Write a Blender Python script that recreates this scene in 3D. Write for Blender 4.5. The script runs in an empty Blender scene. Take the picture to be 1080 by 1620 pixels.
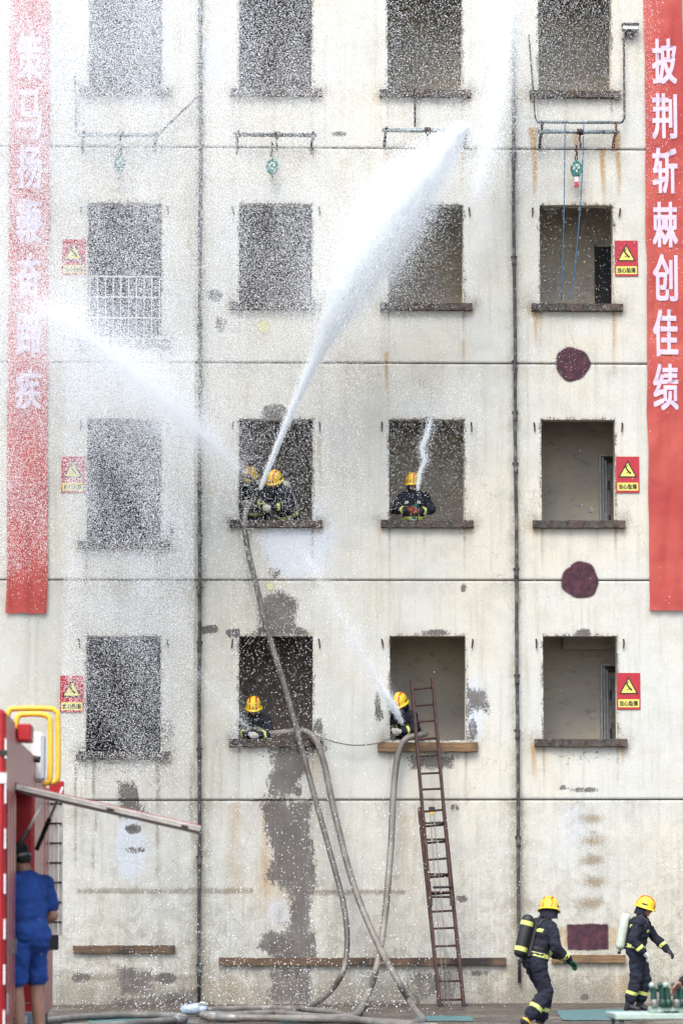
import bpy, bmesh, math, random
import numpy as np
from mathutils import Vector, Matrix, noise
from mathutils.bvhtree import BVHTree

random.seed(7)
RNG = np.random.default_rng(11)
SC = bpy.context.scene
COL = SC.collection
R = math.radians

# ------------------------------------------------------------------ camera
CAM_D, CAM_X, CAM_Z = 62.0, -2.8425, 1.75
YAW, PITCH, ROLL, FPX = R(2.37467), R(5.78283), R(-0.13167), 5993.75
_f = Vector((math.sin(YAW) * math.cos(PITCH), math.cos(YAW) * math.cos(PITCH), math.sin(PITCH)))
_r0 = Vector((math.cos(YAW), -math.sin(YAW), 0))
_u0 = _r0.cross(_f)
_r = _r0 * math.cos(ROLL) + _u0 * math.sin(ROLL)
_u = _u0 * math.cos(ROLL) - _r0 * math.sin(ROLL)
CAMPOS = Vector((CAM_X, -CAM_D, CAM_Z))
cam_data = bpy.data.cameras.new('camera')
cam_data.sensor_fit = 'VERTICAL'
cam_data.sensor_height = 36.0
cam_data.sensor_width = 24.0
cam_data.lens = 36.0 * FPX / 1620.0
cam_data.clip_start = 0.5
cam_data.clip_end = 3000
cam_data.dof.use_dof = True
cam_data.dof.focus_distance = 62.0
cam_data.dof.aperture_fstop = 3.6
cam = bpy.data.objects.new('camera', cam_data)
M = Matrix((( _r.x, _u.x, -_f.x, CAMPOS.x), (_r.y, _u.y, -_f.y, CAMPOS.y), (_r.z, _u.z, -_f.z, CAMPOS.z), (0, 0, 0, 1)))
cam.matrix_world = M
COL.objects.link(cam)
SC.camera = cam

def ray(px, py):
    return (_f + _r * ((px - 540) / FPX) + _u * ((810 - py) / FPX))
def P(px, py, Y=0.0):            # survey point -> place on the vertical plane y=Y
    d = ray(px, py); t = (Y - CAMPOS.y) / d.y
    return CAMPOS + d * t
def G(px, py, Z=0.0):            # survey point -> place on the ground
    d = ray(px, py); t = (Z - CAMPOS.z) / d.z
    return CAMPOS + d * t

# ------------------------------------------------------------------ world, sun, exposure
SUN_EL, SUN_AZ = R(54), R(196)      # bright hazy day, sun behind the photographer
w = bpy.data.worlds.new('World'); SC.world = w; w.use_nodes = True
nt = w.node_tree; nt.nodes.clear()
sky = nt.nodes.new('ShaderNodeTexSky'); sky.sky_type = 'NISHITA'; sky.sun_disc = False
sky.sun_elevation = SUN_EL; sky.sun_rotation = SUN_AZ; sky.dust_density = 3.0; sky.air_density = 1.0; sky.ozone_density = 1.0
bgn = nt.nodes.new('ShaderNodeBackground'); bgn.inputs[1].default_value = 0.15
out = nt.nodes.new('ShaderNodeOutputWorld')
nt.links.new(sky.outputs[0], bgn.inputs[0]); nt.links.new(bgn.outputs[0], out.inputs[0])
sd = bpy.data.lights.new('sun', 'SUN'); sd.energy = 1.5; sd.angle = R(32); sd.color = (1.0, 0.975, 0.94)
sun = bpy.data.objects.new('sun', sd); COL.objects.link(sun)
to_sun = Vector((math.sin(SUN_AZ) * math.cos(SUN_EL), math.cos(SUN_AZ) * math.cos(SUN_EL), math.sin(SUN_EL)))
sun.rotation_euler = to_sun.to_track_quat('Z', 'Y').to_euler()
vs = SC.view_settings
vs.view_transform = 'Standard'; vs.look = 'None'; vs.gamma = 1.0; vs.use_curve_mapping = False
vs.exposure = 1.24
SC.cycles.max_bounces = 14; SC.cycles.diffuse_bounces = 6; SC.cycles.transparent_max_bounces = 12
SC.cycles.use_denoising = True; SC.cycles.denoising_prefilter = 'NONE'; SC.cycles.use_adaptive_sampling = True; SC.cycles.adaptive_threshold = 0.03; SC.cycles.adaptive_min_samples = 24

# ------------------------------------------------------------------ helpers
def tag(o, label=None, cat=None, group=None, kind=None):
    if label: o['label'] = label
    if cat: o['category'] = cat
    if group: o['group'] = group
    if kind: o['kind'] = kind
    return o
def empty(name, loc=(0, 0, 0), rz=0.0, parent=None):
    o = bpy.data.objects.new(name, None); COL.objects.link(o)
    o.location = loc; o.rotation_euler = (0, 0, rz); o.empty_display_size = 0.1
    if parent: o.parent = parent
    return o
def link(name, me, mat=None, parent=None, loc=None, rot=None):
    o = bpy.data.objects.new(name, me); COL.objects.link(o)
    if mat is not None and len(me.materials) == 0: me.materials.append(mat)
    if parent: o.parent = parent
    if loc is not None: o.location = loc
    if rot is not None: o.rotation_euler = rot
    return o
def bm_obj(name, bm, mat, parent=None, loc=None, rot=None, smooth=False, bevel=0):
    if bevel:
        bmesh.ops.bevel(bm, geom=bm.edges[:], offset=bevel, segments=1, affect='EDGES')
    bmesh.ops.recalc_face_normals(bm, faces=bm.faces[:])
    me = bpy.data.meshes.new(name); bm.to_mesh(me); bm.free()
    if smooth:
        me.polygons.foreach_set('use_smooth', [True] * len(me.polygons))
    return link(name, me, mat, parent, loc, rot)
def box(bm, x0, x1, y0, y1, z0, z1):
    m = Matrix.Translation(((x0 + x1) / 2, (y0 + y1) / 2, (z0 + z1) / 2)) @ Matrix.Diagonal((abs(x1 - x0), abs(y1 - y0), abs(z1 - z0), 1))
    bmesh.ops.create_cube(bm, size=1, matrix=m)
def boxo(name, x0, x1, y0, y1, z0, z1, mat, parent=None, bevel=0, loc=None):
    bm = bmesh.new(); box(bm, x0, x1, y0, y1, z0, z1)
    return bm_obj(name, bm, mat, parent, loc, bevel=bevel)
def catmull(pts, n=8):
    pts = [Vector(p) for p in pts]
    if len(pts) < 3: return pts
    res = []
    ext = [pts[0] * 2 - pts[1]] + pts + [pts[-1] * 2 - pts[-2]]
    for i in range(1, len(ext) - 2):
        p0, p1, p2, p3 = ext[i - 1:i + 3]
        for k in range(n):
            t = k / n
            res.append(0.5 * ((2 * p1) + (p2 - p0) * t + (2 * p0 - 5 * p1 + 4 * p2 - p3) * t * t + (3 * p1 - p0 - 3 * p2 + p3) * t ** 3))
    res.append(pts[-1])
    return res
def tube(bm, pts, r, seg=10, smooth=0, cap=True):
    if smooth: pts = catmull(pts, smooth)
    pts = [Vector(p) for p in pts]
    n = len(pts)
    rr = r if hasattr(r, '__len__') else [r] * n
    if len(rr) != n: rr = [np.interp(i / (n - 1), np.linspace(0, 1, len(rr)), rr) for i in range(n)]
    t0 = (pts[1] - pts[0]).normalized()
    nrm = t0.orthogonal().normalized()
    rings = []
    for i, p in enumerate(pts):
        t = (pts[min(i + 1, n - 1)] - pts[max(i - 1, 0)]).normalized()
        nrm = (nrm - t * nrm.dot(t)).normalized(); b = t.cross(nrm)
        rings.append([bm.verts.new(p + (nrm * math.cos(a) + b * math.sin(a)) * rr[i]) for a in [2 * math.pi * k / seg for k in range(seg)]])
    for a, b in zip(rings, rings[1:]):
        for k in range(seg):
            bm.faces.new((a[k], a[(k + 1) % seg], b[(k + 1) % seg], b[k]))
    if cap:
        bm.faces.new(rings[0][::-1]); bm.faces.new(rings[-1])
def tubeo(name, pts, r, mat, parent=None, seg=10, smooth=0, loc=None):
    bm = bmesh.new(); tube(bm, pts, r, seg, smooth)
    return bm_obj(name, bm, mat, parent, loc, smooth=True)
def lathe(bm, prof, seg=20, mat4=None):
    mat4 = mat4 or Matrix.Identity(4)
    rings = []
    for (r, z) in prof:
        if r < 1e-6: rings.append([bm.verts.new(mat4 @ Vector((0, 0, z)))])
        else: rings.append([bm.verts.new(mat4 @ Vector((r * math.cos(2 * math.pi * k / seg), r * math.sin(2 * math.pi * k / seg), z))) for k in range(seg)])
    for a, b in zip(rings, rings[1:]):
        for k in range(seg):
            k2 = (k + 1) % seg
            if len(a) == 1 and len(b) == 1: continue
            if len(a) == 1: bm.faces.new((a[0], b[k], b[k2]))
            elif len(b) == 1: bm.faces.new((a[k], a[k2], b[0]))
            else: bm.faces.new((a[k], a[k2], b[k2], b[k]))
def prism(bm, pts, y0, y1):       # outline in x,z extruded along y
    a = [bm.verts.new((p[0], y0, p[1])) for p in pts]; b = [bm.verts.new((p[0], y1, p[1])) for p in pts]
    n = len(pts)
    bm.faces.new(a); bm.faces.new(b[::-1])
    for i in range(n): bm.faces.new((a[i], b[i], b[(i + 1) % n], a[(i + 1) % n]))

# ------------------------------------------------------------------ materials
class NB:
    def __init__(self, name):
        self.m = bpy.data.materials.new(name); self.m.use_nodes = True
        self.t = self.m.node_tree; self.t.nodes.clear()
        self.out = self.t.nodes.new('ShaderNodeOutputMaterial')
        self._co = None
    def n(self, typ, **kw):
        nd = self.t.nodes.new(typ)
        for k, v in kw.items():
            if k.startswith('i_'): 
                key = k[2:]; key = int(key) if key.isdigit() else key
                self.set(nd.inputs[key], v)
            else: setattr(nd, k, v)
        return nd
    def set(self, sock, v):
        if isinstance(v, bpy.types.NodeSocket): self.t.links.new(v, sock)
        elif isinstance(v, (tuple, list)) and len(v) == 3 and sock.type == 'RGBA': sock.default_value = (*v, 1)
        else: sock.default_value = v
    def co(self):
        if self._co is None: self._co = self.n('ShaderNodeTexCoord').outputs['Object']
        return self._co
    def mapped(self, scale, loc=(0, 0, 0)):
        mp = self.n('ShaderNodeMapping'); self.set(mp.inputs['Vector'], self.co())
        mp.inputs['Scale'].default_value = scale; mp.inputs['Location'].default_value = loc
        return mp.outputs[0]
    def noise(self, scale, detail=4, rough=0.55, vec=None, dist=0.0):
        nd = self.n('ShaderNodeTexNoise'); self.set(nd.inputs['Vector'], vec or self.co())
        nd.inputs['Scale'].default_value = scale; nd.inputs['Detail'].default_value = detail
        nd.inputs['Roughness'].default_value = rough; nd.inputs['Distortion'].default_value = dist
        return nd.outputs[0]
    def ramp(self, v, a, b, lo=0.0, hi=1.0):
        nd = self.n('ShaderNodeMapRange'); nd.interpolation_type = 'SMOOTHSTEP'
        self.set(nd.inputs[0], v); 
        for i, x in enumerate((a, b, lo, hi)): self.set(nd.inputs[i + 1], x)
        return nd.outputs[0]
    def math(self, op, a, b=0.0):
        nd = self.n('ShaderNodeMath', operation=op); self.set(nd.inputs[0], a); self.set(nd.inputs[1], b)
        return nd.outputs[0]
    def mix(self, f, a, b, mode='MIX'):
        nd = self.n('ShaderNodeMix', data_type='RGBA', blend_type=mode)
        self.set(nd.inputs[0], f); self.set(nd.inputs[6], a); self.set(nd.inputs[7], b)
        return nd.outputs[2]
    def bump(self, h, strength=0.3, dist=0.01):
        nd = self.n('ShaderNodeBump'); nd.inputs['Strength'].default_value = strength; nd.inputs['Distance'].default_value = dist
        self.set(nd.inputs['Height'], h)
        return nd.outputs[0]
    def principled(self, color, rough=0.6, metal=0.0, normal=None, **kw):
        p = self.n('ShaderNodeBsdfPrincipled')
        self.set(p.inputs['Base Color'], color); self.set(p.inputs['Roughness'], rough); self.set(p.inputs['Metallic'], metal)
        if normal is not None: self.set(p.inputs['Normal'], normal)
        for k, v in kw.items(): self.set(p.inputs[k.replace('_', ' ')], v)
        self.t.links.new(p.outputs[0], self.out.inputs[0])
        return self.m
KEEP = dict(helmet_yellow=1.0, letter=0.95, yellow_tube=0.95, red_paint=0.72, aluminium=0.9, rope_blue=1.0, reflective=0.95, sign_yellow=0.95, skin=0.85, tank_white=0.9, glove_white=0.9, rust_orange=1.0, white_tape=0.75)
def simple(name, col, rough=0.6, metal=0.0, var=0.25, scale=14, bump=0.0, bscale=60, col2=None, thr=(0.5, 0.7)):
    b = NB(name)
    k_ = KEEP.get(name, 0.76); col = tuple(c_ * k_ for c_ in col)
    n1 = b.noise(scale, 5, 0.6)
    dark = tuple(c * (1 - var) for c in col); lite = tuple(min(1, c * (1 + var)) for c in col)
    c = b.mix(b.ramp(n1, 0.3, 0.7), dark, lite)
    if col2: c = b.mix(b.ramp(b.noise(scale * 0.6, 6, 0.65), thr[0], thr[1]), c, col2)
    nrm = b.bump(b.noise(bscale, 3), bump, 0.005) if bump else None
    return b.principled(c, rough, metal, nrm)

MAT = {}
MAT['red_paint'] = simple('red_paint', (0.40, 0.008, 0.014), 0.28, var=0.12, scale=2)
MAT['white_tape'] = simple('white_tape', (0.75, 0.72, 0.70), 0.5, var=0.08)
MAT['yellow_tube'] = simple('yellow_tube', (0.72, 0.42, 0.03), 0.4, var=0.1)
MAT['aluminium'] = simple('aluminium', (0.55, 0.53, 0.48), 0.42, 0.55, var=0.15, scale=6)
MAT['dull_metal'] = simple('dull_metal', (0.30, 0.30, 0.28), 0.5, 0.5, var=0.2)
MAT['black_rubber'] = simple('black_rubber', (0.015, 0.015, 0.017), 0.6, var=0.3)
MAT['dark_steel'] = simple('dark_steel', (0.035, 0.033, 0.03), 0.6, 0.3, var=0.35, col2=(0.09, 0.05, 0.03))
MAT['rust_steel'] = simple('rust_steel', (0.055, 0.022, 0.017), 0.75, 0.1, var=0.45, scale=9, bump=0.3, col2=(0.04, 0.03, 0.028))
MAT['rust_orange'] = simple('rust_orange', (0.17, 0.065, 0.02), 0.85, 0, var=0.5, scale=20, bump=0.3)
MAT['galv_pipe'] = simple('galv_pipe', (0.22, 0.28, 0.29), 0.5, 0.4, var=0.3, scale=10, col2=(0.10, 0.07, 0.05), thr=(0.55, 0.7))
MAT['old_pipe'] = simple('old_pipe', (0.05, 0.052, 0.05), 0.7, 0.0, var=0.4, scale=7, bump=0.4, col2=(0.13, 0.14, 0.13), thr=(0.5, 0.62))
MAT['green_paint'] = simple('green_paint', (0.01, 0.16, 0.13), 0.4, var=0.2)
MAT['rope_blue'] = simple('rope_blue', (0.035, 0.12, 0.22), 0.8, var=0.3, scale=60)
MAT['rope_grey'] = simple('rope_grey', (0.20, 0.19, 0.17), 0.9, var=0.3, scale=60)
MAT['reflective'] = simple('reflective', (0.52, 0.58, 0.15), 0.45, var=0.12, scale=30)
MAT['silver_tape'] = simple('silver_tape', (0.62, 0.62, 0.55), 0.4, var=0.1, scale=30)
MAT['helmet_yellow'] = simple('helmet_yellow', (0.66, 0.46, 0.016), 0.48, var=0.06, scale=9, col2=(0.5, 0.33, 0.03), thr=(0.62, 0.8))
MAT['helmet_red'] = simple('helmet_red', (0.62, 0.07, 0.02), 0.35, var=0.15)
MAT['skin'] = simple('skin', (0.36, 0.19, 0.125), 0.55, var=0.1, scale=18)
MAT['hair'] = simple('hair', (0.012, 0.011, 0.011), 0.6, var=0.4, scale=90, bump=0.6, bscale=200)
MAT['eye_dark'] = simple('eye_dark', (0.02, 0.015, 0.012), 0.3)
MAT['lip'] = simple('lip', (0.25, 0.09, 0.075), 0.5)
MAT['glove_white'] = simple('glove_white', (0.55, 0.54, 0.48), 0.85, var=0.2, scale=30)
MAT['glove_green'] = simple('glove_green', (0.008, 0.085, 0.04), 0.8, var=0.2, scale=30)
MAT['glove_red'] = simple('glove_red', (0.24, 0.05, 0.03), 0.8, var=0.2, scale=30)
MAT['tank_white'] = simple('tank_white', (0.50, 0.56, 0.48), 0.4, var=0.12)
MAT['mat_teal'] = simple('mat_teal', (0.06, 0.17, 0.175), 0.55, var=0.3, scale=5, col2=(0.12, 0.11, 0.09), thr=(0.52, 0.72), bump=0.3)
MAT['pale_green'] = simple('pale_green', (0.45, 0.58, 0.50), 0.6, var=0.1)
MAT['dark_green'] = simple('dark_green', (0.015, 0.065, 0.05), 0.45, var=0.3, scale=12)
MAT['sign_red'] = simple('sign_red', (0.44, 0.014, 0.03), 0.45, var=0.07, scale=6)
MAT['sign_yellow'] = simple('sign_yellow', (0.62, 0.56, 0.12), 0.5, var=0.06)
MAT['ink'] = simple('ink', (0.012, 0.012, 0.012), 0.6)
MAT['red_tag'] = simple('red_tag', (0.42, 0.02, 0.04), 0.5)
MAT['container'] = simple('container', (0.35, 0.42, 0.5), 0.4)
def cloth_mat(name, col, var=0.3, bump=0.5, rough=0.9):
    b = NB(name)
    f = b.noise(7, 5, 0.6, dist=0.6)
    c = b.mix(b.ramp(f, 0.3, 0.7), tuple(x * (1 - var) for x in col), tuple(x * (1 + var) for x in col))
    h = b.math('ADD', b.math('MULTIPLY', b.noise(16, 4, 0.6, dist=1.2), 1.0), b.math('MULTIPLY', b.noise(160, 2), 0.12))
    return b.principled(c, rough, 0, b.bump(h, bump, 0.02))
MAT['navy_cloth'] = cloth_mat('navy_cloth', (0.006, 0.0075, 0.018))
MAT['grey_sleeve'] = cloth_mat('grey_sleeve', (0.22, 0.20, 0.18))
MAT['blue_cloth'] = cloth_mat('blue_cloth', (0.009, 0.050, 0.23), 0.2, 0.35)
MAT['black_cloth'] = cloth_mat('black_cloth', (0.012, 0.012, 0.014))

def hose_mat():
    b = NB('hose_canvas')
    n1 = b.noise(2.2, 5, 0.6); n2 = b.noise(26, 4, 0.65)
    c = b.mix(b.ramp(n1, 0.35, 0.65), (0.105, 0.095, 0.08), (0.20, 0.185, 0.16))
    c = b.mix(b.math('MULTIPLY', b.ramp(n2, 0.5, 0.75), 0.8), c, (0.055, 0.045, 0.036))
    return b.principled(c, 0.55, 0, b.bump(n2, 0.4, 0.01))
MAT['hose'] = hose_mat()
def hose_dark():
    b = NB('hose_wet')
    n1 = b.noise(2.2, 5, 0.6); n2 = b.noise(26, 4, 0.65)
    c = b.mix(b.ramp(n1, 0.35, 0.65), (0.075, 0.065, 0.055), (0.17, 0.155, 0.135))
    c = b.mix(b.math('MULTIPLY', b.ramp(n2, 0.5, 0.75), 0.8), c, (0.035, 0.027, 0.021))
    return b.principled(c, 0.45, 0, b.bump(n2, 0.4, 0.01))
MAT['hose_wet'] = hose_dark()

def timber_mat(name, c0, c1, soot):
    b = NB(name)
    v = b.mapped((1.2, 6, 22)); g = b.noise(2.0, 6, 0.6, v, 0.4)
    c = b.mix(b.ramp(g, 0.3, 0.7), c0, c1)
    big = b.noise(0.9, 4, 0.6)
    c = b.mix(b.ramp(big, 0.5, 0.62), c, soot)
    return b.principled(c, 0.8, 0, b.bump(g, 0.4, 0.006))
MAT['timber'] = timber_mat('timber', (0.11, 0.062, 0.027), (0.22, 0.135, 0.066), (0.085, 0.055, 0.033))
MAT['timber_dark'] = timber_mat('timber_dark', (0.055, 0.033, 0.02), (0.125, 0.078, 0.044), (0.016, 0.013, 0.012))

def sill_mat():
    b = NB('sill_concrete')
    n1 = b.noise(9, 6, 0.7); n2 = b.noise(38, 4, 0.7); n3 = b.noise(2.3, 3)
    c = b.mix(b.ramp(n1, 0.35, 0.62), (0.02, 0.017, 0.014), (0.10, 0.087, 0.074))
    c = b.mix(b.math('MULTIPLY', b.ramp(n3, 0.52, 0.66), 0.5), c, (0.10, 0.062, 0.045))
    c = b.mix(b.ramp(n2, 0.52, 0.68), c, (0.03, 0.027, 0.024))
    return b.principled(c, 0.9, 0, b.bump(n2, 0.8, 0.02))
MAT['sill'] = sill_mat()

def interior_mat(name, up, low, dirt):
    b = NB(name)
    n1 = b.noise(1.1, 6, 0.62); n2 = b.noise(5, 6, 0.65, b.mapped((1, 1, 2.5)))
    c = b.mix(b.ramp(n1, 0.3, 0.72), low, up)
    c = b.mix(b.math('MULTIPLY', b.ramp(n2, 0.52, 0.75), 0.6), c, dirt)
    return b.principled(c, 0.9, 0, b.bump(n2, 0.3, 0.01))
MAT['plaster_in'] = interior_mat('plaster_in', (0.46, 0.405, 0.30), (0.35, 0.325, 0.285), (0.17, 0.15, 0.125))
MAT['plaster_half_shade'] = interior_mat('plaster_half_shade', (0.26, 0.215, 0.175), (0.19, 0.165, 0.145), (0.09, 0.075, 0.06))  # darker copy of the room plaster, weaker daylight put into its colour
MAT['plaster_deep_shade'] = interior_mat('plaster_deep_shade', (0.06, 0.056, 0.06), (0.035, 0.034, 0.038), (0.02, 0.02, 0.022))  # darkness of the left column rooms is put into the plaster colour
MAT['door_grey'] = simple('door_grey', (0.22, 0.235, 0.25), 0.5, 0.2, var=0.3, scale=8, col2=(0.10, 0.10, 0.105))
MAT['door_frame'] = simple('door_frame', (0.38, 0.40, 0.40), 0.4, 0.4, var=0.2)
MAT['switch'] = simple('switch', (0.5, 0.5, 0.5), 0.5)
MAT['grille'] = simple('grille', (0.68, 0.68, 0.72), 0.5, var=0.1)

def banner_mat():
    b = NB('banner_cloth')
    n1 = b.noise(0.8, 4); n2 = b.noise(30, 3, 0.6, b.mapped((3, 1, 0.2)))
    c = b.mix(b.ramp(n1, 0.35, 0.68), (0.34, 0.038, 0.033), (0.46, 0.095, 0.068))
    c = b.mix(b.math('MULTIPLY', n2, 0.35), c, (0.34, 0.04, 0.035))
    p = b.n('ShaderNodeBsdfPrincipled'); b.set(p.inputs['Base Color'], c); p.inputs['Roughness'].default_value = 0.8
    tr = b.n('ShaderNodeBsdfTransparent'); mx = b.n('ShaderNodeMixShader'); mx.inputs[0].default_value = 0.10
    b.t.links.new(p.outputs[0], mx.inputs[1]); b.t.links.new(tr.outputs[0], mx.inputs[2]); b.t.links.new(mx.outputs[0], b.out.inputs[0])
    return b.m
MAT['banner'] = banner_mat()
MAT['letter'] = simple('letter', (0.55, 0.46, 0.56), 0.7, var=0.05)

def spray_paint_mat():            # sprayed paint thins out in specks towards its rim (uses the disc's own rim attribute)
    b = NB('sprayed_paint')
    at = b.n('ShaderNodeAttribute', attribute_name='rim').outputs['Fac']
    n1 = b.noise(70, 4, 0.7); n2 = b.noise(9, 5, 0.6)
    a = b.ramp(b.math('ADD', at, b.math('MULTIPLY', b.math('SUBTRACT', n1, 0.5), 0.9)), 0.25, 0.55)
    c = b.mix(b.ramp(n2, 0.35, 0.7), (0.022, 0.0045, 0.011), (0.075, 0.019, 0.034))
    c = b.mix(b.ramp(b.noise(45, 3), 0.66, 0.74), c, (0.16, 0.10, 0.11))
    p = b.n('ShaderNodeBsdfPrincipled'); b.set(p.inputs['Base Color'], c); p.inputs['Roughness'].default_value = 0.8
    tr = b.n('ShaderNodeBsdfTransparent'); mx = b.n('ShaderNodeMixShader'); b.set(mx.inputs[0], a)
    b.t.links.new(tr.outputs[0], mx.inputs[1]); b.t.links.new(p.outputs[0], mx.inputs[2]); b.t.links.new(mx.outputs[0], b.out.inputs[0])
    return b.m
MAT['sprayed'] = spray_paint_mat()

def water_mat():
    b = NB('water_drop')
    d = b.n('ShaderNodeBsdfDiffuse'); d.inputs[0].default_value = (0.962, 0.988, 1.0, 1)
    t = b.n('ShaderNodeBsdfTranslucent'); t.inputs[0].default_value = (0.962, 0.988, 1.0, 1)
    mx = b.n('ShaderNodeMixShader'); mx.inputs[0].default_value = 0.5
    b.t.links.new(d.outputs[0], mx.inputs[1]); b.t.links.new(t.outputs[0], mx.inputs[2]); b.t.links.new(mx.outputs[0], b.out.inputs[0])
    return b.m
MAT['water'] = water_mat()

def wall_mat():
    b = NB('facade_paint')
    A = b.n('ShaderNodeAttribute', attribute_name='wear_a'); B = b.n('ShaderNodeAttribute', attribute_name='wear_b')
    sa = b.n('ShaderNodeSeparateColor'); b.set(sa.inputs[0], A.outputs['Color'])
    sb = b.n('ShaderNodeSeparateColor'); b.set(sb.inputs[0], B.outputs['Color'])
    cem, soot, rust = sa.outputs[0], sa.outputs[1], sa.outputs[2]
    white, dirt, flake = sb.outputs[0], sb.outputs[1], sb.outputs[2]
    big = b.noise(0.33, 5, 0.6); mid = b.noise(2.1, 7, 0.66); fine = b.noise(34, 5, 0.7)
    edge = b.math('SUBTRACT', b.noise(6.5, 10, 0.78, b.mapped((1.35, 1, 0.62)), 0.6), 0.5)
    strk = b.noise(1.0, 6, 0.68, b.mapped((7.0, 1, 0.42)))
    strk2 = b.noise(1.0, 5, 0.65, b.mapped((26.0, 1, 0.8), (3, 0, 9)))
    base = b.mix(b.ramp(big, 0.36, 0.64), (0.478, 0.490, 0.462), (0.515, 0.495, 0.418))
    base = b.mix(b.ramp(mid, 0.44, 0.66, 0.0, 0.48), base, (0.385, 0.372, 0.315))
    base = b.mix(b.ramp(strk, 0.48, 0.70, 0.0, 0.55), base, (0.34, 0.325, 0.255))
    # cool patched-over paint
    base = b.mix(b.math('MULTIPLY', b.ramp(b.math('ADD', white, b.math('MULTIPLY', edge, 0.7)), 0.30, 0.62), 0.75), base, (0.48, 0.53, 0.59))
    # grime
    blot = b.ramp(b.noise(3.4, 9, 0.78, None, 0.8), 0.40, 0.66)
    dm = b.math('MULTIPLY', dirt, b.math('ADD', b.math('MULTIPLY', strk2, 0.8), b.math('ADD', b.math('MULTIPLY', fine, 0.4), b.math('MULTIPLY', blot, 0.6))))
    base = b.mix(b.ramp(dm, 0.12, 0.80, 0.0, 0.80), base, (0.19, 0.175, 0.13))
    # rust / ochre runs
    rm = b.math('MULTIPLY', rust, b.math('ADD', 0.35, strk2))
    base = b.mix(b.ramp(rm, 0.06, 0.50, 0.0, 0.92), base, (0.33, 0.20, 0.07))
    # specks and small flakes of missing paint
    fl = b.noise(15, 5, 0.7)
    thr = b.math('SUBTRACT', 0.705, b.math('MULTIPLY', flake, 0.17))
    fmask = b.ramp(b.math('SUBTRACT', fl, thr), 0.0, 0.03)
    base = b.mix(b.math('MULTIPLY', fmask, 0.85), base, (0.12, 0.10, 0.085))
    # grit: fine dark pitting, denser where it is dirty
    gr = b.noise(58, 4, 0.75)
    gt = b.math('SUBTRACT', 0.635, b.math('MULTIPLY', dirt, 0.12))
    base = b.mix(b.math('MULTIPLY', b.ramp(b.math('SUBTRACT', gr, gt), 0.0, 0.025), 0.85), base, (0.10, 0.085, 0.065))
    gl = b.noise(24, 6, 0.8)
    base = b.mix(b.ramp(gl, 0.50, 0.66, 0.0, 0.45), base, (0.33, 0.32, 0.285))
    vd = b.n('ShaderNodeTexVoronoi', feature='DISTANCE_TO_EDGE'); vd.inputs['Scale'].default_value = 0.55
    dv = b.n('ShaderNodeVectorMath', operation='ADD'); b.set(dv.inputs[0], b.co()); nv_ = b.n('ShaderNodeTexNoise'); b.set(nv_.inputs['Vector'], b.co()); nv_.inputs['Scale'].default_value = 2.6; nv_.inputs['Detail'].default_value = 5
    b.set(dv.inputs[1], nv_.outputs['Color']); b.set(vd.inputs['Vector'], dv.outputs[0])
    crack = b.math('MULTIPLY', b.ramp(vd.outputs['Distance'], 0.0, 0.0045, 1.0, 0.0), b.ramp(big, 0.50, 0.60))
    base = b.mix(b.math('MULTIPLY', crack, 0.6), base, (0.14, 0.12, 0.095))
    # bare cement render
    edge2 = b.math('SUBTRACT', b.noise(27, 6, 0.75), 0.5)
    cm = b.ramp(b.math('ADD', cem, b.math('ADD', b.math('MULTIPLY', edge, 1.5), b.math('MULTIPLY', edge2, 1.5))), 0.38, 0.56, 0.0, 0.94)
    cc = b.mix(b.ramp(mid, 0.3, 0.7), (0.066, 0.059, 0.053), (0.145, 0.132, 0.120))
    cc = b.mix(b.math('MULTIPLY', b.ramp(fine, 0.5, 0.7), 0.5), cc, (0.10, 0.085, 0.075))
    cc = b.mix(b.ramp(strk2, 0.45, 0.65, 0.0, 0.55), cc, (0.06, 0.054, 0.048))
    base = b.mix(cm, base, cc)
    # soot / black mould
    sm = b.ramp(b.math('ADD', soot, b.math('MULTIPLY', edge, 1.1)), 0.38, 0.70, 0.0, 0.9)
    base = b.mix(sm, base, (0.055, 0.042, 0.034))
    h = b.math('SUBTRACT', b.math('ADD', b.math('MULTIPLY', fine, 0.25), b.math('MULTIPLY', mid, 0.6)), b.math('ADD', b.math('MULTIPLY', cm, 0.9), b.math('MULTIPLY', fmask, 0.5)))
    return b.principled(base, 0.88, 0, b.bump(h, 0.55, 0.012))
MAT['wall'] = wall_mat()
MAT['reveal'] = interior_mat('reveal_paint', (0.52, 0.47, 0.33), (0.45, 0.40, 0.29), (0.25, 0.2, 0.13))
MAT['outer'] = simple('outer_render', (0.55, 0.54, 0.48), 0.9, var=0.12, scale=1.5)

def ground_mat():
    b = NB('ground_dirt')
    n1 = b.noise(0.5, 6, 0.62); n2 = b.noise(4, 7, 0.7); n3 = b.noise(40, 4, 0.7)
    c = b.mix(b.ramp(n1, 0.38, 0.62), (0.045, 0.031, 0.021), (0.085, 0.068, 0.053))
    c = b.mix(b.ramp(n2, 0.42, 0.62), c, (0.04, 0.029, 0.021))
    c = b.mix(b.math('MULTIPLY', b.ramp(n3, 0.55, 0.7), 0.5), c, (0.2, 0.18, 0.15))
    rough = b.ramp(n1, 0.38, 0.6, 0.16, 0.8)
    return b.principled(c, rough, 0, b.bump(b.math('ADD', n2, b.math('MULTIPLY', n3, 0.3)), 0.7, 0.03))
MAT['ground'] = ground_mat()

# ------------------------------------------------------------------ ground
def make_ground():
    bm = bmesh.new()
    bmesh.ops.create_grid(bm, x_segments=60, y_segments=60, size=900)
    o = bm_obj('ground', bm, MAT['ground']); tag(o, kind='structure')
make_ground()

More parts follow.
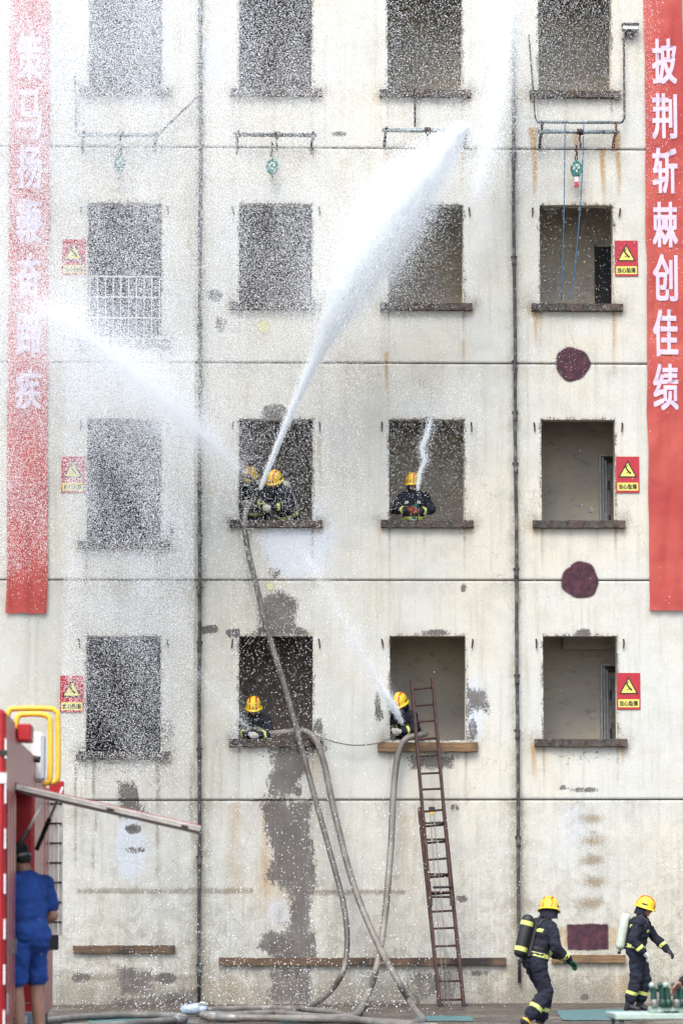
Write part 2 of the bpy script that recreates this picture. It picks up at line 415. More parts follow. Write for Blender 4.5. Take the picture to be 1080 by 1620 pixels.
# ------------------------------------------------------------------ training building
WIN_X = [(-4.446, -3.239), (-1.953, -0.748), (0.517, 1.756), (3.033, 4.247)]
ROWS = [(4.285, 5.989), (7.885, 9.575), (11.50, 13.173), (15.09, 16.80)]     # sill, head
JOINTS = [3.303, 6.907, 10.507, 14.113]
WALL_T = 0.24
FX0, FX1, FZ1 = -7.2, 6.9, 18.6
HOLES = {}
for ci, (a, b_) in enumerate(WIN_X):
    for ri, (s, h) in enumerate(ROWS):
        if ci == 0 and ri in (0, 1): s = s - 0.20 if ri == 0 else s - 0.35
        if ci == 0 and ri == 2: s = s - 0.62
        HOLES[(ci, ri)] = (a, b_, s, h)
building = empty('training_building', (0, 0, 0))
tag(building, 'pale weathered training building with rows of open unglazed windows', 'building')

def wx(px, py):
    p = P(px, py, 0); return p.x, p.z
def make_facade():
    xb = set(); zb = set()
    for (a, b_, s, h) in HOLES.values():
        xb |= {round(a, 4), round(b_, 4)}; zb |= {round(s, 4), round(h, 4)}
    gro = []
    for j in JOINTS:
        g = [j - 0.010, j - 0.0075, j + 0.0075, j + 0.010]; gro.append(g); zb |= {round(v, 4) for v in g}
    def axis(lo, hi, step, fixed):
        fixed = sorted(fixed | {lo, hi}); res = []
        for a, b_ in zip(fixed, fixed[1:]):
            n = max(1, int(round((b_ - a) / step)))
            res += [a + (b_ - a) * i / n for i in range(n)]
        return np.array(res + [hi])
    xs = axis(FX0, FX1, 0.042, xb); zs = axis(0.0, FZ1, 0.042, zb)
    nx, nz = len(xs), len(zs)
    X, Z = np.meshgrid(xs, zs)                      # rows = z
    Y = np.zeros_like(X)
    for g in gro:
        Y[(Z > g[0] + 0.001) & (Z < g[3] - 0.001)] = 0.022
    # gentle trowel unevenness, kept off the joints
    Y += 0.004 * np.sin(X * 2.1 + np.sin(Z * 1.3)) * np.sin(Z * 1.7 + 0.4)
    co = np.stack([X, Y, Z], -1).reshape(-1, 3)
    cx = (xs[:-1] + xs[1:]) / 2; cz = (zs[:-1] + zs[1:]) / 2
    CX, CZ = np.meshgrid(cx, cz); keep = np.ones_like(CX, bool)
    for (a, b_, s, h) in HOLES.values():
        keep &= ~((CX > a) & (CX < b_) & (CZ > s) & (CZ < h))
    iz, ix = np.nonzero(keep)
    v0 = iz * nx + ix
    quads = np.stack([v0, v0 + 1, v0 + 1 + nx, v0 + nx], -1)
    # wear fields -------------------------------------------------
    f = {k: np.zeros(X.shape) for k in ('cem', 'soot', 'rust', 'white', 'dirt', 'flake')}
    def blob(k, px, py, rx, ry, v=1.0, pw=2.0):
        x, z = wx(px, py); d = ((np.abs(X - x) / (rx / 96)) ** pw + (np.abs(Z - z) / (ry / 96)) ** pw)
        f[k] = np.maximum(f[k], v * np.clip(1.25 - 0.75 * d, 0, 1))
    def add(k, px, py, rx, ry, v):
        x, z = wx(px, py); f[k] += v * np.exp(-((X - x) / (rx / 96)) ** 2 - ((Z - z) / (ry / 96)) ** 2)
    def poly(k, pts, v=1.0, soft=0.13):
        pts = [wx(*p) for p in pts]; n = len(pts)
        x0 = min(p[0] for p in pts) - .3; x1 = max(p[0] for p in pts) + .3; z0 = min(p[1] for p in pts) - .3; z1 = max(p[1] for p in pts) + .3
        ii = np.nonzero((X > x0) & (X < x1) & (Z > z0) & (Z < z1)); gx, gz = X[ii], Z[ii]
        ins = np.zeros(gx.shape, bool); dist = np.full(gx.shape, 9.0)
        for i in range(n):
            (ax, az), (bx, bz) = pts[i], pts[(i + 1) % n]
            cond = ((az > gz) != (bz > gz)) & (gx < (bx - ax) * (gz - az) / (bz - az + 1e-12) + ax); ins ^= cond
            t = np.clip(((gx - ax) * (bx - ax) + (gz - az) * (bz - az)) / ((bx - ax) ** 2 + (bz - az) ** 2 + 1e-12), 0, 1)
            dist = np.minimum(dist, np.hypot(gx - ax - t * (bx - ax), gz - az - t * (bz - az)))
        sd_ = np.where(ins, dist, -dist)
        f[k][ii] = np.maximum(f[k][ii], v * np.clip(0.5 + sd_ / (2 * soft), 0, 1))
    def run(k, px, py0, py1, wpx, v, wob=1.0):      # vertical streak, strongest at the top
        x, z0 = wx(px, py0); _, z1 = wx(px, py1)
        t = np.clip((z0 - Z) / (z0 - z1), -0.02, 1.0); on = (Z <= z0 + 0.02) & (Z >= z1)
        xx = x + wob * 0.012 * np.sin(Z * 5 + px)
        f[k] = np.maximum(f[k], on * v * (1 - t) ** 0.6 * np.exp(-((X - xx) / (wpx / 96)) ** 2))
    # bare cement
    poly('cem', [(402, 1006), (412, 985), (408, 958), (418, 944), (446, 934), (470, 950), (466, 985), (494, 1006)], 0.9)
    poly('cem', [(425, 1180), (492, 1180), (487, 1225), (470, 1240), (486, 1262), (424, 1262), (420, 1230), (432, 1215)], 0.75, 0.14)
    poly('cem', [(417, 1268), (492, 1268), (489, 1320), (498, 1395), (490, 1420), (488, 1480), (459, 1482), (462, 1410), (440, 1400), (424, 1392), (432, 1345), (420, 1310)], 0.98, 0.18)
    poly('cem', [(420, 1478), (497, 1478), (497, 1516), (440, 1515), (410, 1498)], 1.1)
    poly('cem', [(430, 1528), (495, 1528), (492, 1590), (420, 1590)], 0.62, 0.12)
    poly('cem', [(736, 1088), (768, 1092), (774, 1128), (750, 1122), (737, 1150)], 0.8)
    poly('cem', [(640, 1194), (724, 1194), (716, 1216), (650, 1218)], 0.72, 0.08)
    blob('cem', 597, 1118, 5, 26, 0.75); blob('cem', 745, 1155, 12, 22, 0.55); blob('cem', 600, 1132, 8, 12, 0.6)
    poly('cem', [(188, 1234), (212, 1240), (230, 1292), (190, 1296)], 0.85); blob('cem', 212, 1312, 14, 8, 0.8); blob('cem', 214, 1345, 18, 6, 0.55)
    poly('cem', [(188, 1532), (238, 1534), (240, 1575), (192, 1574)], 0.85); blob('cem', 262, 1548, 18, 10, 0.75); blob('cem', 130, 1547, 18, 8, 0.75)
    poly('cem', [(315, 992), (344, 988), (347, 1000), (318, 1004)], 1.0, 0.03); poly('cem', [(357, 996), (379, 995), (379, 1008), (358, 1008)], 1.0, 0.03)
    blob('cem', 436, 652, 22, 14, 0.8); blob('cem', 433, 905, 12, 12, 0.45); blob('cem', 690, 1001, 24, 6, 0.7); blob('cem', 922, 1002, 13, 8, 0.85)
    blob('cem', 733, 930, 6, 8, 0.7); blob('cem', 340, 468, 14, 10, 0.75); blob('cem', 350, 512, 10, 16, 0.6); blob('cem', 535, 212, 14, 5, 0.7)
    blob('cem', 504, 1150, 8, 14, 0.7); blob('cem', 480, 1185, 50, 8, 0.5); blob('cem', 700, 1560, 14, 6, 0.7); blob('cem', 924, 1578, 7, 5, 0.8)
    blob('cem', 925, 1250, 26, 5, 0.62); blob('cem', 890, 1247, 6, 4, 0.85); blob('cem', 730, 1422, 10, 6, 0.75); blob('cem', 718, 1278, 10, 7, 0.6)
    poly('cem', [(640, 1530), (740, 1526), (735, 1560), (720, 1592), (630, 1592)], 0.52, 0.2); blob('cem', 758, 1540, 18, 6, 0.6)
    for sx in (270, 262): blob('cem', sx, 1160, 9, 26, 0.48); blob('cem', sx, 840, 10, 22, 0.42)
    poly('cem', [(180, 1578), (312, 1572), (312, 1594), (170, 1594)], 0.66, 0.08); poly('cem', [(260, 1572), (312, 1566), (312, 1594), (255, 1594)], 0.8)
    # black mould and soot
    for (px, py, rx, ry, v) in [(437, 1560, 30, 30, .42), (455, 1545, 28, 14, .5), (215, 1548, 26, 18, .45), (285, 1585, 30, 8, .6), (330, 1586, 14, 6, .6), (422, 880, 10, 18, .4), (432, 905, 12, 10, .45), (335, 462, 12, 8, .5),
                                (937, 1317, 12, 5, .42), (940, 1398, 12, 5, .42), (946, 1545, 46, 4, .5), (800, 1590, 330, 4, .5), (560, 1588, 160, 6, .5), (200, 1590, 140, 6, .5), (905, 1250, 8, 3, .5), (210, 1312, 12, 6, .5), (203, 1260, 14, 20, .35), (420, 1266, 32, 3, .7),
                                (440, 1495, 34, 12, .45), (665, 1545, 22, 30, .33), (318, 495, 10, 8, .4), (820, 918, 10, 6, .4), (316, 440, 6, 20, .35)]: blob('soot', px, py, rx, ry, v)
    for (ci, ri), (a, b_, s, h) in HOLES.items():       # grime at both sill ends, runs below them, rust at hooks
        for x in (a - 0.13, b_ + 0.13):
            f['soot'] += 0.48 * np.exp(-((X - x) / 0.10) ** 2 - ((Z - s) / 0.09) ** 2)
            f['dirt'] += 0.5 * np.exp(-((X - x) / 0.18) ** 2 - ((Z - s) / 0.18) ** 2)
            f['rust'] += 0.30 * np.exp(-((X - x) / 0.12) ** 2 - ((Z - s + 0.12) / 0.10) ** 2)
        for x in (a, b_):
            on = (Z < s - 0.1) & (Z > s - 1.2); f['dirt'] += on * 0.6 * np.clip(1 - (s - Z) / 1.2, 0, 1) * np.exp(-((X - x) / 0.022) ** 2)
            f['rust'] += on * 0.30 * np.clip(1 - (s - Z) / 1.2, 0, 1) * np.exp(-((X - x - 0.02) / 0.03) ** 2)
        f['flake'] += (0.9 if ri == 0 else 0.35) * np.exp(-((X - (a + b_) / 2) / 0.8) ** 2 - ((Z - s + 0.25) / 0.25) ** 2)
        f['dirt'] += 0.16 * np.exp(-((X - (a + b_) / 2) / 0.6) ** 2 - ((Z - h - 0.05) / 0.06) ** 2)
    for (a, b_, s, h) in HOLES.values():                # chipped arrises round every opening
        dx = np.maximum(np.maximum(a - X, X - b_), 0); dz = np.maximum(np.maximum(s - Z, Z - h), 0); d_ = np.hypot(dx, dz)
        f['cem'] = np.maximum(f['cem'], 0.48 * np.exp(-(d_ / 0.06) ** 2) * (d_ < 0.2)); f['rust'] += 0.22 * np.exp(-(d_ / 0.10) ** 2) * (Z > h)
    # ochre runs
    for (px, y0, y1, wd, v) in [(844, 215, 330, 4, .95), (953, 236, 330, 4, .8), (977, 210, 320, 4, .8), (911, 210, 262, 8, .5), (612, 560, 668, 4, .6), (606, 500, 600, 6, .3), (732, 540, 660, 4, .4), (612, 236, 330, 5, .4), (730, 240, 320, 5, .4),
                                (848, 492, 560, 4, .5), (970, 492, 600, 4, .4), (855, 575, 640, 4, .3), (925, 560, 590, 3, .3), (390, 590, 660, 5, .25), (505, 690, 800, 4, .45), (420, 1270, 1420, 10, .35), (370, 1270, 1460, 16, .3), (500, 1180, 1300, 10, .35),
                                (845, 1180, 1240, 4, .5), (985, 1180, 1220, 4, .5), (600, 840, 900, 5, .3), (745, 840, 900, 5, .3), (430, 235, 330, 6, .35), (470, 240, 320, 18, .3), (640, 1290, 1420, 14, .28), (500, 235, 300, 8, .4), (545, 250, 420, 14, .25), (975, 215, 232, 7, .9), (844, 205, 232, 8, .8)]: run('rust', px, y0, y1, wd, v)
    add('rust', 430, 1410, 60, 60, 0.22); add('rust', 985, 1560, 36, 26, 0.28); add('rust', 800, 1568, 40, 16, 0.12); add('rust', 370, 1560, 50, 30, .14); add('rust', 255, 640, 40, 60, .1)
    for (x, y) in [(937, 1295), (938, 1330), (935, 1360), (938, 1395), (930, 1428)]: add('rust', x + 5 * math.sin(y), y, 24, 8, 0.28); add('dirt', x - 4 * math.sin(y * 2), y, 20, 9, 0.55)
    poly('rust', [(880, 1466), (985, 1466), (985, 1500), (880, 1500)], 0.30, 0.04)
    # cool patches
    for (px, py, rx, ry, v) in [(207, 1340, 28, 60, .95), (450, 855, 46, 60, .7), (500, 850, 60, 90, .5), (880, 1320, 60, 90, .28), (920, 1300, 40, 80, .3), (340, 90, 30, 60, .7), (700, 760, 90, 80, .35), (800, 990, 90, 120, .35), (910, 520, 80, 30, .4), (440, 1440, 24, 30, .7), (745, 1130, 28, 60, .7), (690, 640, 70, 40, .35), (560, 1010, 50, 90, .4), (620, 720, 60, 120, .25), (1000, 700, 60, 200, .35)]: add('white', px, py, rx, ry, v)
    # general grime grows where rain splashes up and down the lower storey
    low = np.clip((3.6 - Z) / 3.6, 0, 1)
    f['dirt'] += 0.12 + 0.50 * low ** 0.8 + 0.55 * np.exp(-((Z - 0.1) / 0.30) ** 2) * (0.4 + 0.6 * np.sin(X * 3.7 + np.sin(X * 9)) ** 2); f['rust'] += 0.05 * low * (0.5 + 0.5 * np.sin(X * 2.3 + np.sin(Z * 3))); f['rust'] += 0.10 * np.clip(np.sin(X * 1.1 + 2 * np.sin(Z * .6)) * np.sin(Z * .9 + X * .4), 0, 1)
    f['flake'] += 0.55 * low ** 0.8 * (0.4 + 0.6 * np.exp(-((X + 1.5) / 2.6) ** 2))
    for x in (-2.6, 2.6): f['dirt'] += 0.42 * np.exp(-((X - x) / 0.14) ** 2)
    for j in JOINTS: f['dirt'] += 0.30 * np.clip(1 - (j - Z) / 0.5, 0, 1) * (Z < j) * (0.35 + 0.65 * np.sin(X * 3.1 + j) ** 2) ; f['dirt'] += 0.22 * np.exp(-((Z - j) / 0.025) ** 2); f['soot'] = np.maximum(f['soot'], 1.2 * (np.abs(Z - j) < 0.008))
    for px in (120, 150, 250, 303): run('dirt', px, 1195, 1480, 3, 1.0)
    run('dirt', 137, 862, 1000, 4, .9); run('dirt', 247, 862, 1000, 4, .8)
    for (a, b_, y) in ((120, 400, 1410), (480, 640, 1412), (120, 320, 1547)):
        x0, z = wx(a, y); x1, _ = wx(b_, y); f['dirt'] += 0.75 * np.exp(-((Z - z) / 0.03) ** 2) * (X > x0) * (X < x1)
    me = bpy.data.meshes.new('wall')
    nv = len(co); rv = []; rq = []
    for (a, b_, s, h) in HOLES.values():             # reveals of each opening
        i = nv + len(rv)
        for (x, z) in ((a, s), (b_, s), (b_, h), (a, h)): rv += [(x, 0.0, z), (x, WALL_T, z)]
        for k in range(4):
            k2 = (k + 1) % 4; rq.append((i + 2 * k, i + 2 * k + 1, i + 2 * k2 + 1, i + 2 * k2))
    allco = np.concatenate([co, np.array(rv)]); allq = np.concatenate([quads, np.array(rq)])
    me.vertices.add(len(allco)); me.vertices.foreach_set('co', allco.ravel().astype(np.float32))
    me.loops.add(allq.size); me.loops.foreach_set('vertex_index', allq.ravel().astype(np.int32))
    me.polygons.add(len(allq)); me.polygons.foreach_set('loop_start', (np.arange(len(allq)) * 4).astype(np.int32)); me.polygons.foreach_set('loop_total', np.full(len(allq), 4, np.int32))
    mi = np.zeros(len(allq), np.int32); mi[len(quads):] = 1; me.polygons.foreach_set('material_index', mi)
    me.update(calc_edges=True)
    for nm, ks in (('wear_a', ('cem', 'soot', 'rust')), ('wear_b', ('white', 'dirt', 'flake'))):
        at = me.attributes.new(nm, 'FLOAT_COLOR', 'POINT'); d = np.zeros((len(allco), 4), np.float32); d[:, 3] = 1
        for c, k in enumerate(ks): d[:nv, c] = np.clip(f[k], 0, 1.2).ravel()
        at.data.foreach_set('color', d.ravel())
    me.materials.append(MAT['wall']); me.materials.append(MAT['reveal'])
    link('facade_wall', me, None, building)
make_facade()

# body of the building behind the facade
D_B = 6.0
boxo('side_wall', FX0, FX0 + 0.24, 0.01, D_B, 0, FZ1, MAT['outer'], building)
boxo('side_wall', FX1 - 0.24, FX1, 0.01, D_B, 0, FZ1, MAT['outer'], building)
boxo('roof', FX0, FX1, 0.01, D_B, FZ1, FZ1 + 0.3, MAT['outer'], building)
boxo('rear_wall', FX0 + .24, FX1 - .24, D_B - 0.24, D_B - .01, 0, FZ1, MAT['outer'], building)

PART_X = [FX0 + 0.25, -2.6, -0.115, 2.395, FX1 - 0.25]
def room(ci, ri):
    a, b_, s, h = HOLES[(ci, ri)]
    x0, x1 = PART_X[ci] + 0.06, PART_X[ci + 1] - 0.06
    z0 = JOINTS[ri] + 0.06; z1 = z0 + 3.4
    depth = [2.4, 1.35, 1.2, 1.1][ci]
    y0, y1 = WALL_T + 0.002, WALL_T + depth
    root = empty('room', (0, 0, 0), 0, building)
    mat = MAT['plaster_deep_shade'] if ci == 0 else (MAT['plaster_half_shade'] if ci == 1 else MAT['plaster_in'])
    def face(name, vs_):
        bm = bmesh.new(); bm.faces.new([bm.verts.new(v) for v in vs_])
        me = bpy.data.meshes.new(name); bm.to_mesh(me); bm.free(); return link(name, me, mat, root)
    face('floor', [(x0, y0, z0), (x1, y0, z0), (x1, y1, z0), (x0, y1, z0)])
    face('ceiling', [(x0, y0, z1), (x0, y1, z1), (x1, y1, z1), (x1, y0, z1)])
    face('partition', [(x0, y0, z0), (x0, y1, z0), (x0, y1, z1), (x0, y0, z1)])
    face('partition', [(x1, y0, z0), (x1, y0, z1), (x1, y1, z1), (x1, y1, z0)])
    face('back_wall', [(x0, y1, z0), (x1, y1, z0), (x1, y1, z1), (x0, y1, z1)])
    return root, y1, z0, z1
ROOMS = {k: room(*k) for k in HOLES}

def room_door(ci, ri, open_=False):
    root, y1, z0, z1 = ROOMS[(ci, ri)]
    yy = y1 - 0.02
    xl = P(946, 750, y1).x if ri == 1 else P(945, 750, y1).x
    top = P(950, {1: 720, 0: 1051, 2: 391}[ri], y1).z
    x1 = xl + 0.95
    if open_:
        boxo('doorway_dark_panel', xl, x1, yy - 0.004, yy + 0.015, z0, top, MAT['black_rubber'], root)  # black slab paints the darkness of the open doorway
        boxo('door_jamb', xl - 0.03, xl, yy - 0.06, yy, z0, top + 0.03, MAT['dark_steel'], root)
        return
    for i in range(3):            # stepped steel frame
        o = 0.05 * i
        boxo('door_frame', xl + o, xl + o + 0.032, yy - 0.10 + 0.03 * i, yy, z0, top - o, MAT['door_frame'], root)
        boxo('door_head', xl + o + 0.033, x1, yy - 0.10 + 0.03 * i, yy, top - o - 0.032, top - o, MAT['dark_steel' if i else 'door_frame'], root)
    bx = xl + 0.17
    leaf = boxo('door', bx, x1, yy - 0.02, yy - 0.002, z0, top - 0.16, MAT['door_grey'], root)
    boxo('door_panel', bx + 0.12, x1 - 0.1, yy - 0.032, yy - 0.021, z0 + 0.9, top - 0.55, MAT['door_grey'], root, bevel=0.006)
    for zz in (z0 + 1.0, top - 0.6): boxo('hinge', bx - 0.012, bx + 0.02, yy - 0.04, yy - 0.022, zz, zz + 0.16, MAT['dark_steel'], root)
    sx = P(933, 780, y1).x; sz = P(933, {1: 807, 0: 1133}.get(ri, 807), y1).z
    boxo('light_switch', sx - 0.04, sx + 0.04, y1 - 0.016, y1 - 0.002, sz - 0.04, sz + 0.04, MAT['switch'], root, bevel=0.004)
room_door(3, 1); room_door(3, 0); room_door(3, 2, True)
# beam in the lowest right room
_r3, _y3, _z3, _ = ROOMS[(3, 0)]
p0 = P(888, 1028, _y3)
boxo('ceiling_beam', p0.x, 5.8, _y3 - 0.25, _y3 - 0.01, p0.z, p0.z + 0.9, MAT['plaster_in'], _r3)

# sills --------------------------------------------------------
def sill_mesh(L, seed, name='window_sill'):
    rnd = random.Random(seed); bm = bmesh.new()
    n = 40; prof = [(-0.10, -0.115), (-0.105, 0.0), (-0.03, 0.012), (0.0, 0.012), (0.0, -0.12)]
    rows = []
    for i in range(n + 1):
        x = -L / 2 + L * i / n; row = []
        for (y, z) in prof:
            nn = noise.noise(Vector((x * 7 + seed * 9.1, y * 20, z * 20))) * 0.014 + noise.noise(Vector((x * 23 + seed, y * 30, z * 30))) * 0.006
            row.append(bm.verts.new((x, y + (nn if y < -0.01 else 0), z + (nn if y < -0.01 else 0))))
        rows.append(row)
    for a, b_ in zip(rows, rows[1:]):
        for k in range(len(prof)):
            k2 = (k + 1) % len(prof); bm.faces.new((a[k], a[k2], b_[k2], b_[k]))
    bm.faces.new(rows[0]); bm.faces.new(rows[-1][::-1])
    bmesh.ops.recalc_face_normals(bm, faces=bm.faces[:])
    me = bpy.data.meshes.new(name); bm.to_mesh(me); bm.free(); me.materials.append(MAT['sill']); return me
_sm = [sill_mesh(1.52, k) for k in range(5)]
for n_, ((ci, ri), (a, b_, s, h)) in enumerate(HOLES.items()):
    if (ci, ri) == (2, 0): continue
    link('window_sill', _sm[n_ % 5], None, building, ((a + b_) / 2, 0.0, s + 0.004))
# small iron hooks beside each window head
bm = bmesh.new(); tube(bm, [(0, 0.0, 0.075), (0, -0.03, 0.07), (0.004, -0.04, 0.02), (0.0, -0.035, -0.075)], [0.012, 0.014, 0.016, 0.01], 6, 3)
bmesh.ops.recalc_face_normals(bm, faces=bm.faces[:]); hook_me = bpy.data.meshes.new('shutter_hook'); bm.to_mesh(hook_me); bm.free(); hook_me.materials.append(MAT['dark_steel'])
for (ci, ri), (a, b_, s, h) in HOLES.items():
    if ri == 3: continue
    for x in (a - 0.115, b_ + 0.115):
        link('shutter_hook', hook_me, None, building, (x + random.uniform(-.01, .01), 0.0, h - 0.13), (0, random.uniform(-.2, .2), 0))
# white burglar grille in the lower half of the left window of the third row
def grille():
    a, b_, s, h = HOLES[(0, 2)]
    g = empty('window_grille', ((a + b_) / 2, 0.06, s), 0, building)
    W = b_ - a; top = P(195, 437, 0).z - s
    for k in range(10):
        x = -W / 2 + 0.03 + (W - 0.06) * k / 9
        tubeo('grille_bar', [(x, 0, 0.0), (x, 0, top)], 0.009, MAT['grille'], g, 6)
    for k in range(4):
        z = 0.03 + (top - 0.03) * k / 3
        tubeo('grille_rail', [(-W / 2, -0.012, z), (W / 2, -0.012, z)], 0.014, MAT['grille'], g, 6)
grille()

# ------------------------------------------------------------------ drainpipes
def drainpipe(x, z0, z1, label, seed):
    root = empty('drainpipe', (x, -0.06, z0)); tag(root, label, 'pipe', 'drainpipes on the facade')
    rnd = random.Random(seed); L = z1 - z0
    pts = [(0.006 * math.sin(k * 1.3 + seed), 0, L * k / 24) for k in range(25)]
    tubeo('pipe', pts, 0.028, MAT['old_pipe'], root, 10)
    z = 0.5
    while z < L:
        bm = bmesh.new(); lathe(bm, [(0.027, z - 0.05), (0.037, z - 0.045), (0.037, z + 0.045), (0.027, z + 0.05)], 10)
        bm_obj('collar', bm, MAT['old_pipe'], root, smooth=True)
        boxo('bracket', -0.05, 0.05, 0.03, 0.058, z + 0.10, z + 0.13, MAT['dark_steel'], root)
        z += rnd.choice([0.85, 1.75, 1.75, 0.9])
    return root
drainpipe(-2.6, 0.02, 18.3, 'grimy dark drainpipe to the left of the second window column', 3)
drainpipe(2.6, 0.33, 18.3, 'dark drainpipe between the two right window columns ending above ground', 8)

# ------------------------------------------------------------------ timber boards on the wall
def plank(px0, px1, py, hpx, label, mat, dep=0.07, twist=0.0):
    a = P(px0, py, 0); b_ = P(px1, py, 0); hh = hpx / 96
    bm = bmesh.new(); L = b_.x - a.x; n = 16; rows = []
    for i in range(n + 1):
        x = -L / 2 + L * i / n; w_ = 0.004 * math.sin(i * 1.7 + px0)
        rows.append([bm.verts.new((x, y + w_ * 0.5, z + w_)) for (y, z) in ((-dep, -hh / 2), (-dep, hh / 2), (-0.004, hh / 2), (-0.004, -hh / 2))])
    for p, q in zip(rows, rows[1:]):
        for k in range(4): bm.faces.new((p[k], p[(k + 1) % 4], q[(k + 1) % 4], q[k]))
    bm.faces.new(rows[0]); bm.faces.new(rows[-1][::-1])
    o = bm_obj('timber_board', bm, mat, None, ((a.x + b_.x) / 2, 0, a.z), (0, twist, 0))
    return tag(o, label, 'board', 'timber boards fixed to the wall')
plank(116, 277, 1502, 12, 'short brown timber board on the wall behind the fire truck ladder', MAT['timber_dark'])
plank(346, 800, 1522, 12, 'long brown timber board low on the wall behind the hoses and ladder', MAT['timber_dark'], twist=0.003)
plank(872, 988, 1517, 12, 'brown timber board under the purple painted rectangle', MAT['timber'])
plank(597, 755, 1182, 14, 'fresh yellow timber board serving as sill under the ladder window', MAT['timber'], 0.11)

# ------------------------------------------------------------------ sprayed purple marks
def painted(name, outline, label):
    n = len(outline); c = Vector((sum(p[0] for p in outline) / n, sum(p[1] for p in outline) / n))
    bm = bmesh.new(); lay = bm.verts.layers.float.new('rim')
    def ring(sc_, v): 
        r_ = []
        for p in outline:
            d = Vector(p) - c; q = c + d * sc_ if sc_ <= 1 else c + d + d.normalized() * (sc_ - 1)
            vv = bm.verts.new((q.x - c.x, 0, q.y - c.y)); vv[lay] = v; r_.append(vv)
        return r_
    rings = [ring(0.5, 1.2), ring(0.93, 1.0), ring(1.0, 0.5), ring(1.06, 0.0)]
    bm.faces.new(rings[0])
    for a, b_ in zip(rings, rings[1:]):
        for i in range(n): bm.faces.new((a[i], a[(i + 1) % n], b_[(i + 1) % n], b_[i]))
    o = bm_obj(name, bm, MAT['sprayed'], None, (c.x, -0.009, c.y))
    for p in o.data.polygons: pass
    return tag(o, label, 'paint mark')
def disc(px, py, r, seed):
    x, z = wx(px, py); res = []
    for k in range(40):
        a = 2 * math.pi * k / 40; rr = r / 96 * (1 + 0.05 * math.sin(3 * a + seed) + 0.025 * math.sin(7 * a + seed * 2))
        res.append((x + rr * math.cos(a), z + rr * math.sin(a)))
    return res
painted('painted_dot', disc(905, 576, 26, 1), 'upper purple sprayed dot on the pale wall near the right banner')
painted('painted_dot', disc(917, 918, 28, 4), 'lower purple sprayed dot on the pale wall, over a joint line')
MAT['chalk_yellow'] = MAT['sprayed'].copy(); MAT['chalk_yellow'].name = 'chalk_yellow'
for nd_ in MAT['chalk_yellow'].node_tree.nodes:
    if nd_.type == 'BSDF_PRINCIPLED':
        for l_ in list(nd_.inputs['Base Color'].links): MAT['chalk_yellow'].node_tree.links.remove(l_)
        nd_.inputs['Base Color'].default_value = (0.50, 0.49, 0.27, 1)
for (px_, py_, r_, lb_) in ((417, 517, 8, 'yellow smudge of paint under the second window of the upper row'), (427, 928, 5, 'small yellow smudge of paint above the lower left middle window')):
    m_ = painted('paint_smudge', disc(px_, py_, r_, px_), lb_); m_.data.materials.clear(); m_.data.materials.append(MAT['chalk_yellow'])
def rrect():
    (x0, z1), (x1, z0) = wx(898, 1463), wx(960, 1501); res = []
    for i in range(12): res.append((x0 + (x1 - x0) * i / 12, z0 + random.uniform(-.01, .01)))
    for i in range(8): res.append((x1 + random.uniform(-.008, .008), z0 + (z1 - z0) * i / 8))
    for i in range(12): res.append((x1 - (x1 - x0) * i / 12, z1 + random.uniform(-.008, .008)))
    for i in range(8): res.append((x0 + random.uniform(-.008, .008), z1 - (z1 - z0) * i / 8))
    return res
painted('painted_rectangle', rrect(), 'dark purple sprayed rectangle low on the wall between two walking firefighters')

# ------------------------------------------------------------------ lettering
def text_mesh(s, w_, h_, bold=0.0, depth=0.0):
    cu = bpy.data.curves.new('lettering', 'FONT'); cu.body = s; cu.extrude = depth
    cu.resolution_u = 3
    o = bpy.data.objects.new('lettering', cu); COL.objects.link(o)
    dg = bpy.context.evaluated_depsgraph_get(); dg.update()
    me = bpy.data.meshes.new_from_object(o.evaluated_get(dg)); bpy.data.objects.remove(o)
    me.name = 'lettering'
    n = len(me.vertices); co = np.empty(n * 3, np.float32); me.vertices.foreach_get('co', co); co = co.reshape(-1, 3)
    lo, hi = co.min(0), co.max(0)
    x = (co[:, 0] - (lo[0] + hi[0]) / 2) / (hi[0] - lo[0]) * w_; z = (co[:, 1] - (lo[1] + hi[1]) / 2) / (hi[1] - lo[1]) * h_
    me.vertices.foreach_set('co', np.stack([x, -co[:, 2], z], -1).ravel().astype(np.float32)); me.update()
    me.materials.clear()
    if bold:                                        # heavier strokes: the glyph laid over itself, nudged sideways and up
        bm = bmesh.new(); k = 0
        for dx in (-1, 0, 1):
            for dz in (-1, 0, 1):
                t = me.copy(); t.transform(Matrix.Translation((dx * bold, -0.0003 * k, dz * bold))); bm.from_mesh(t); bpy.data.meshes.remove(t); k += 1
        bm.to_mesh(me); bm.free()
    return me

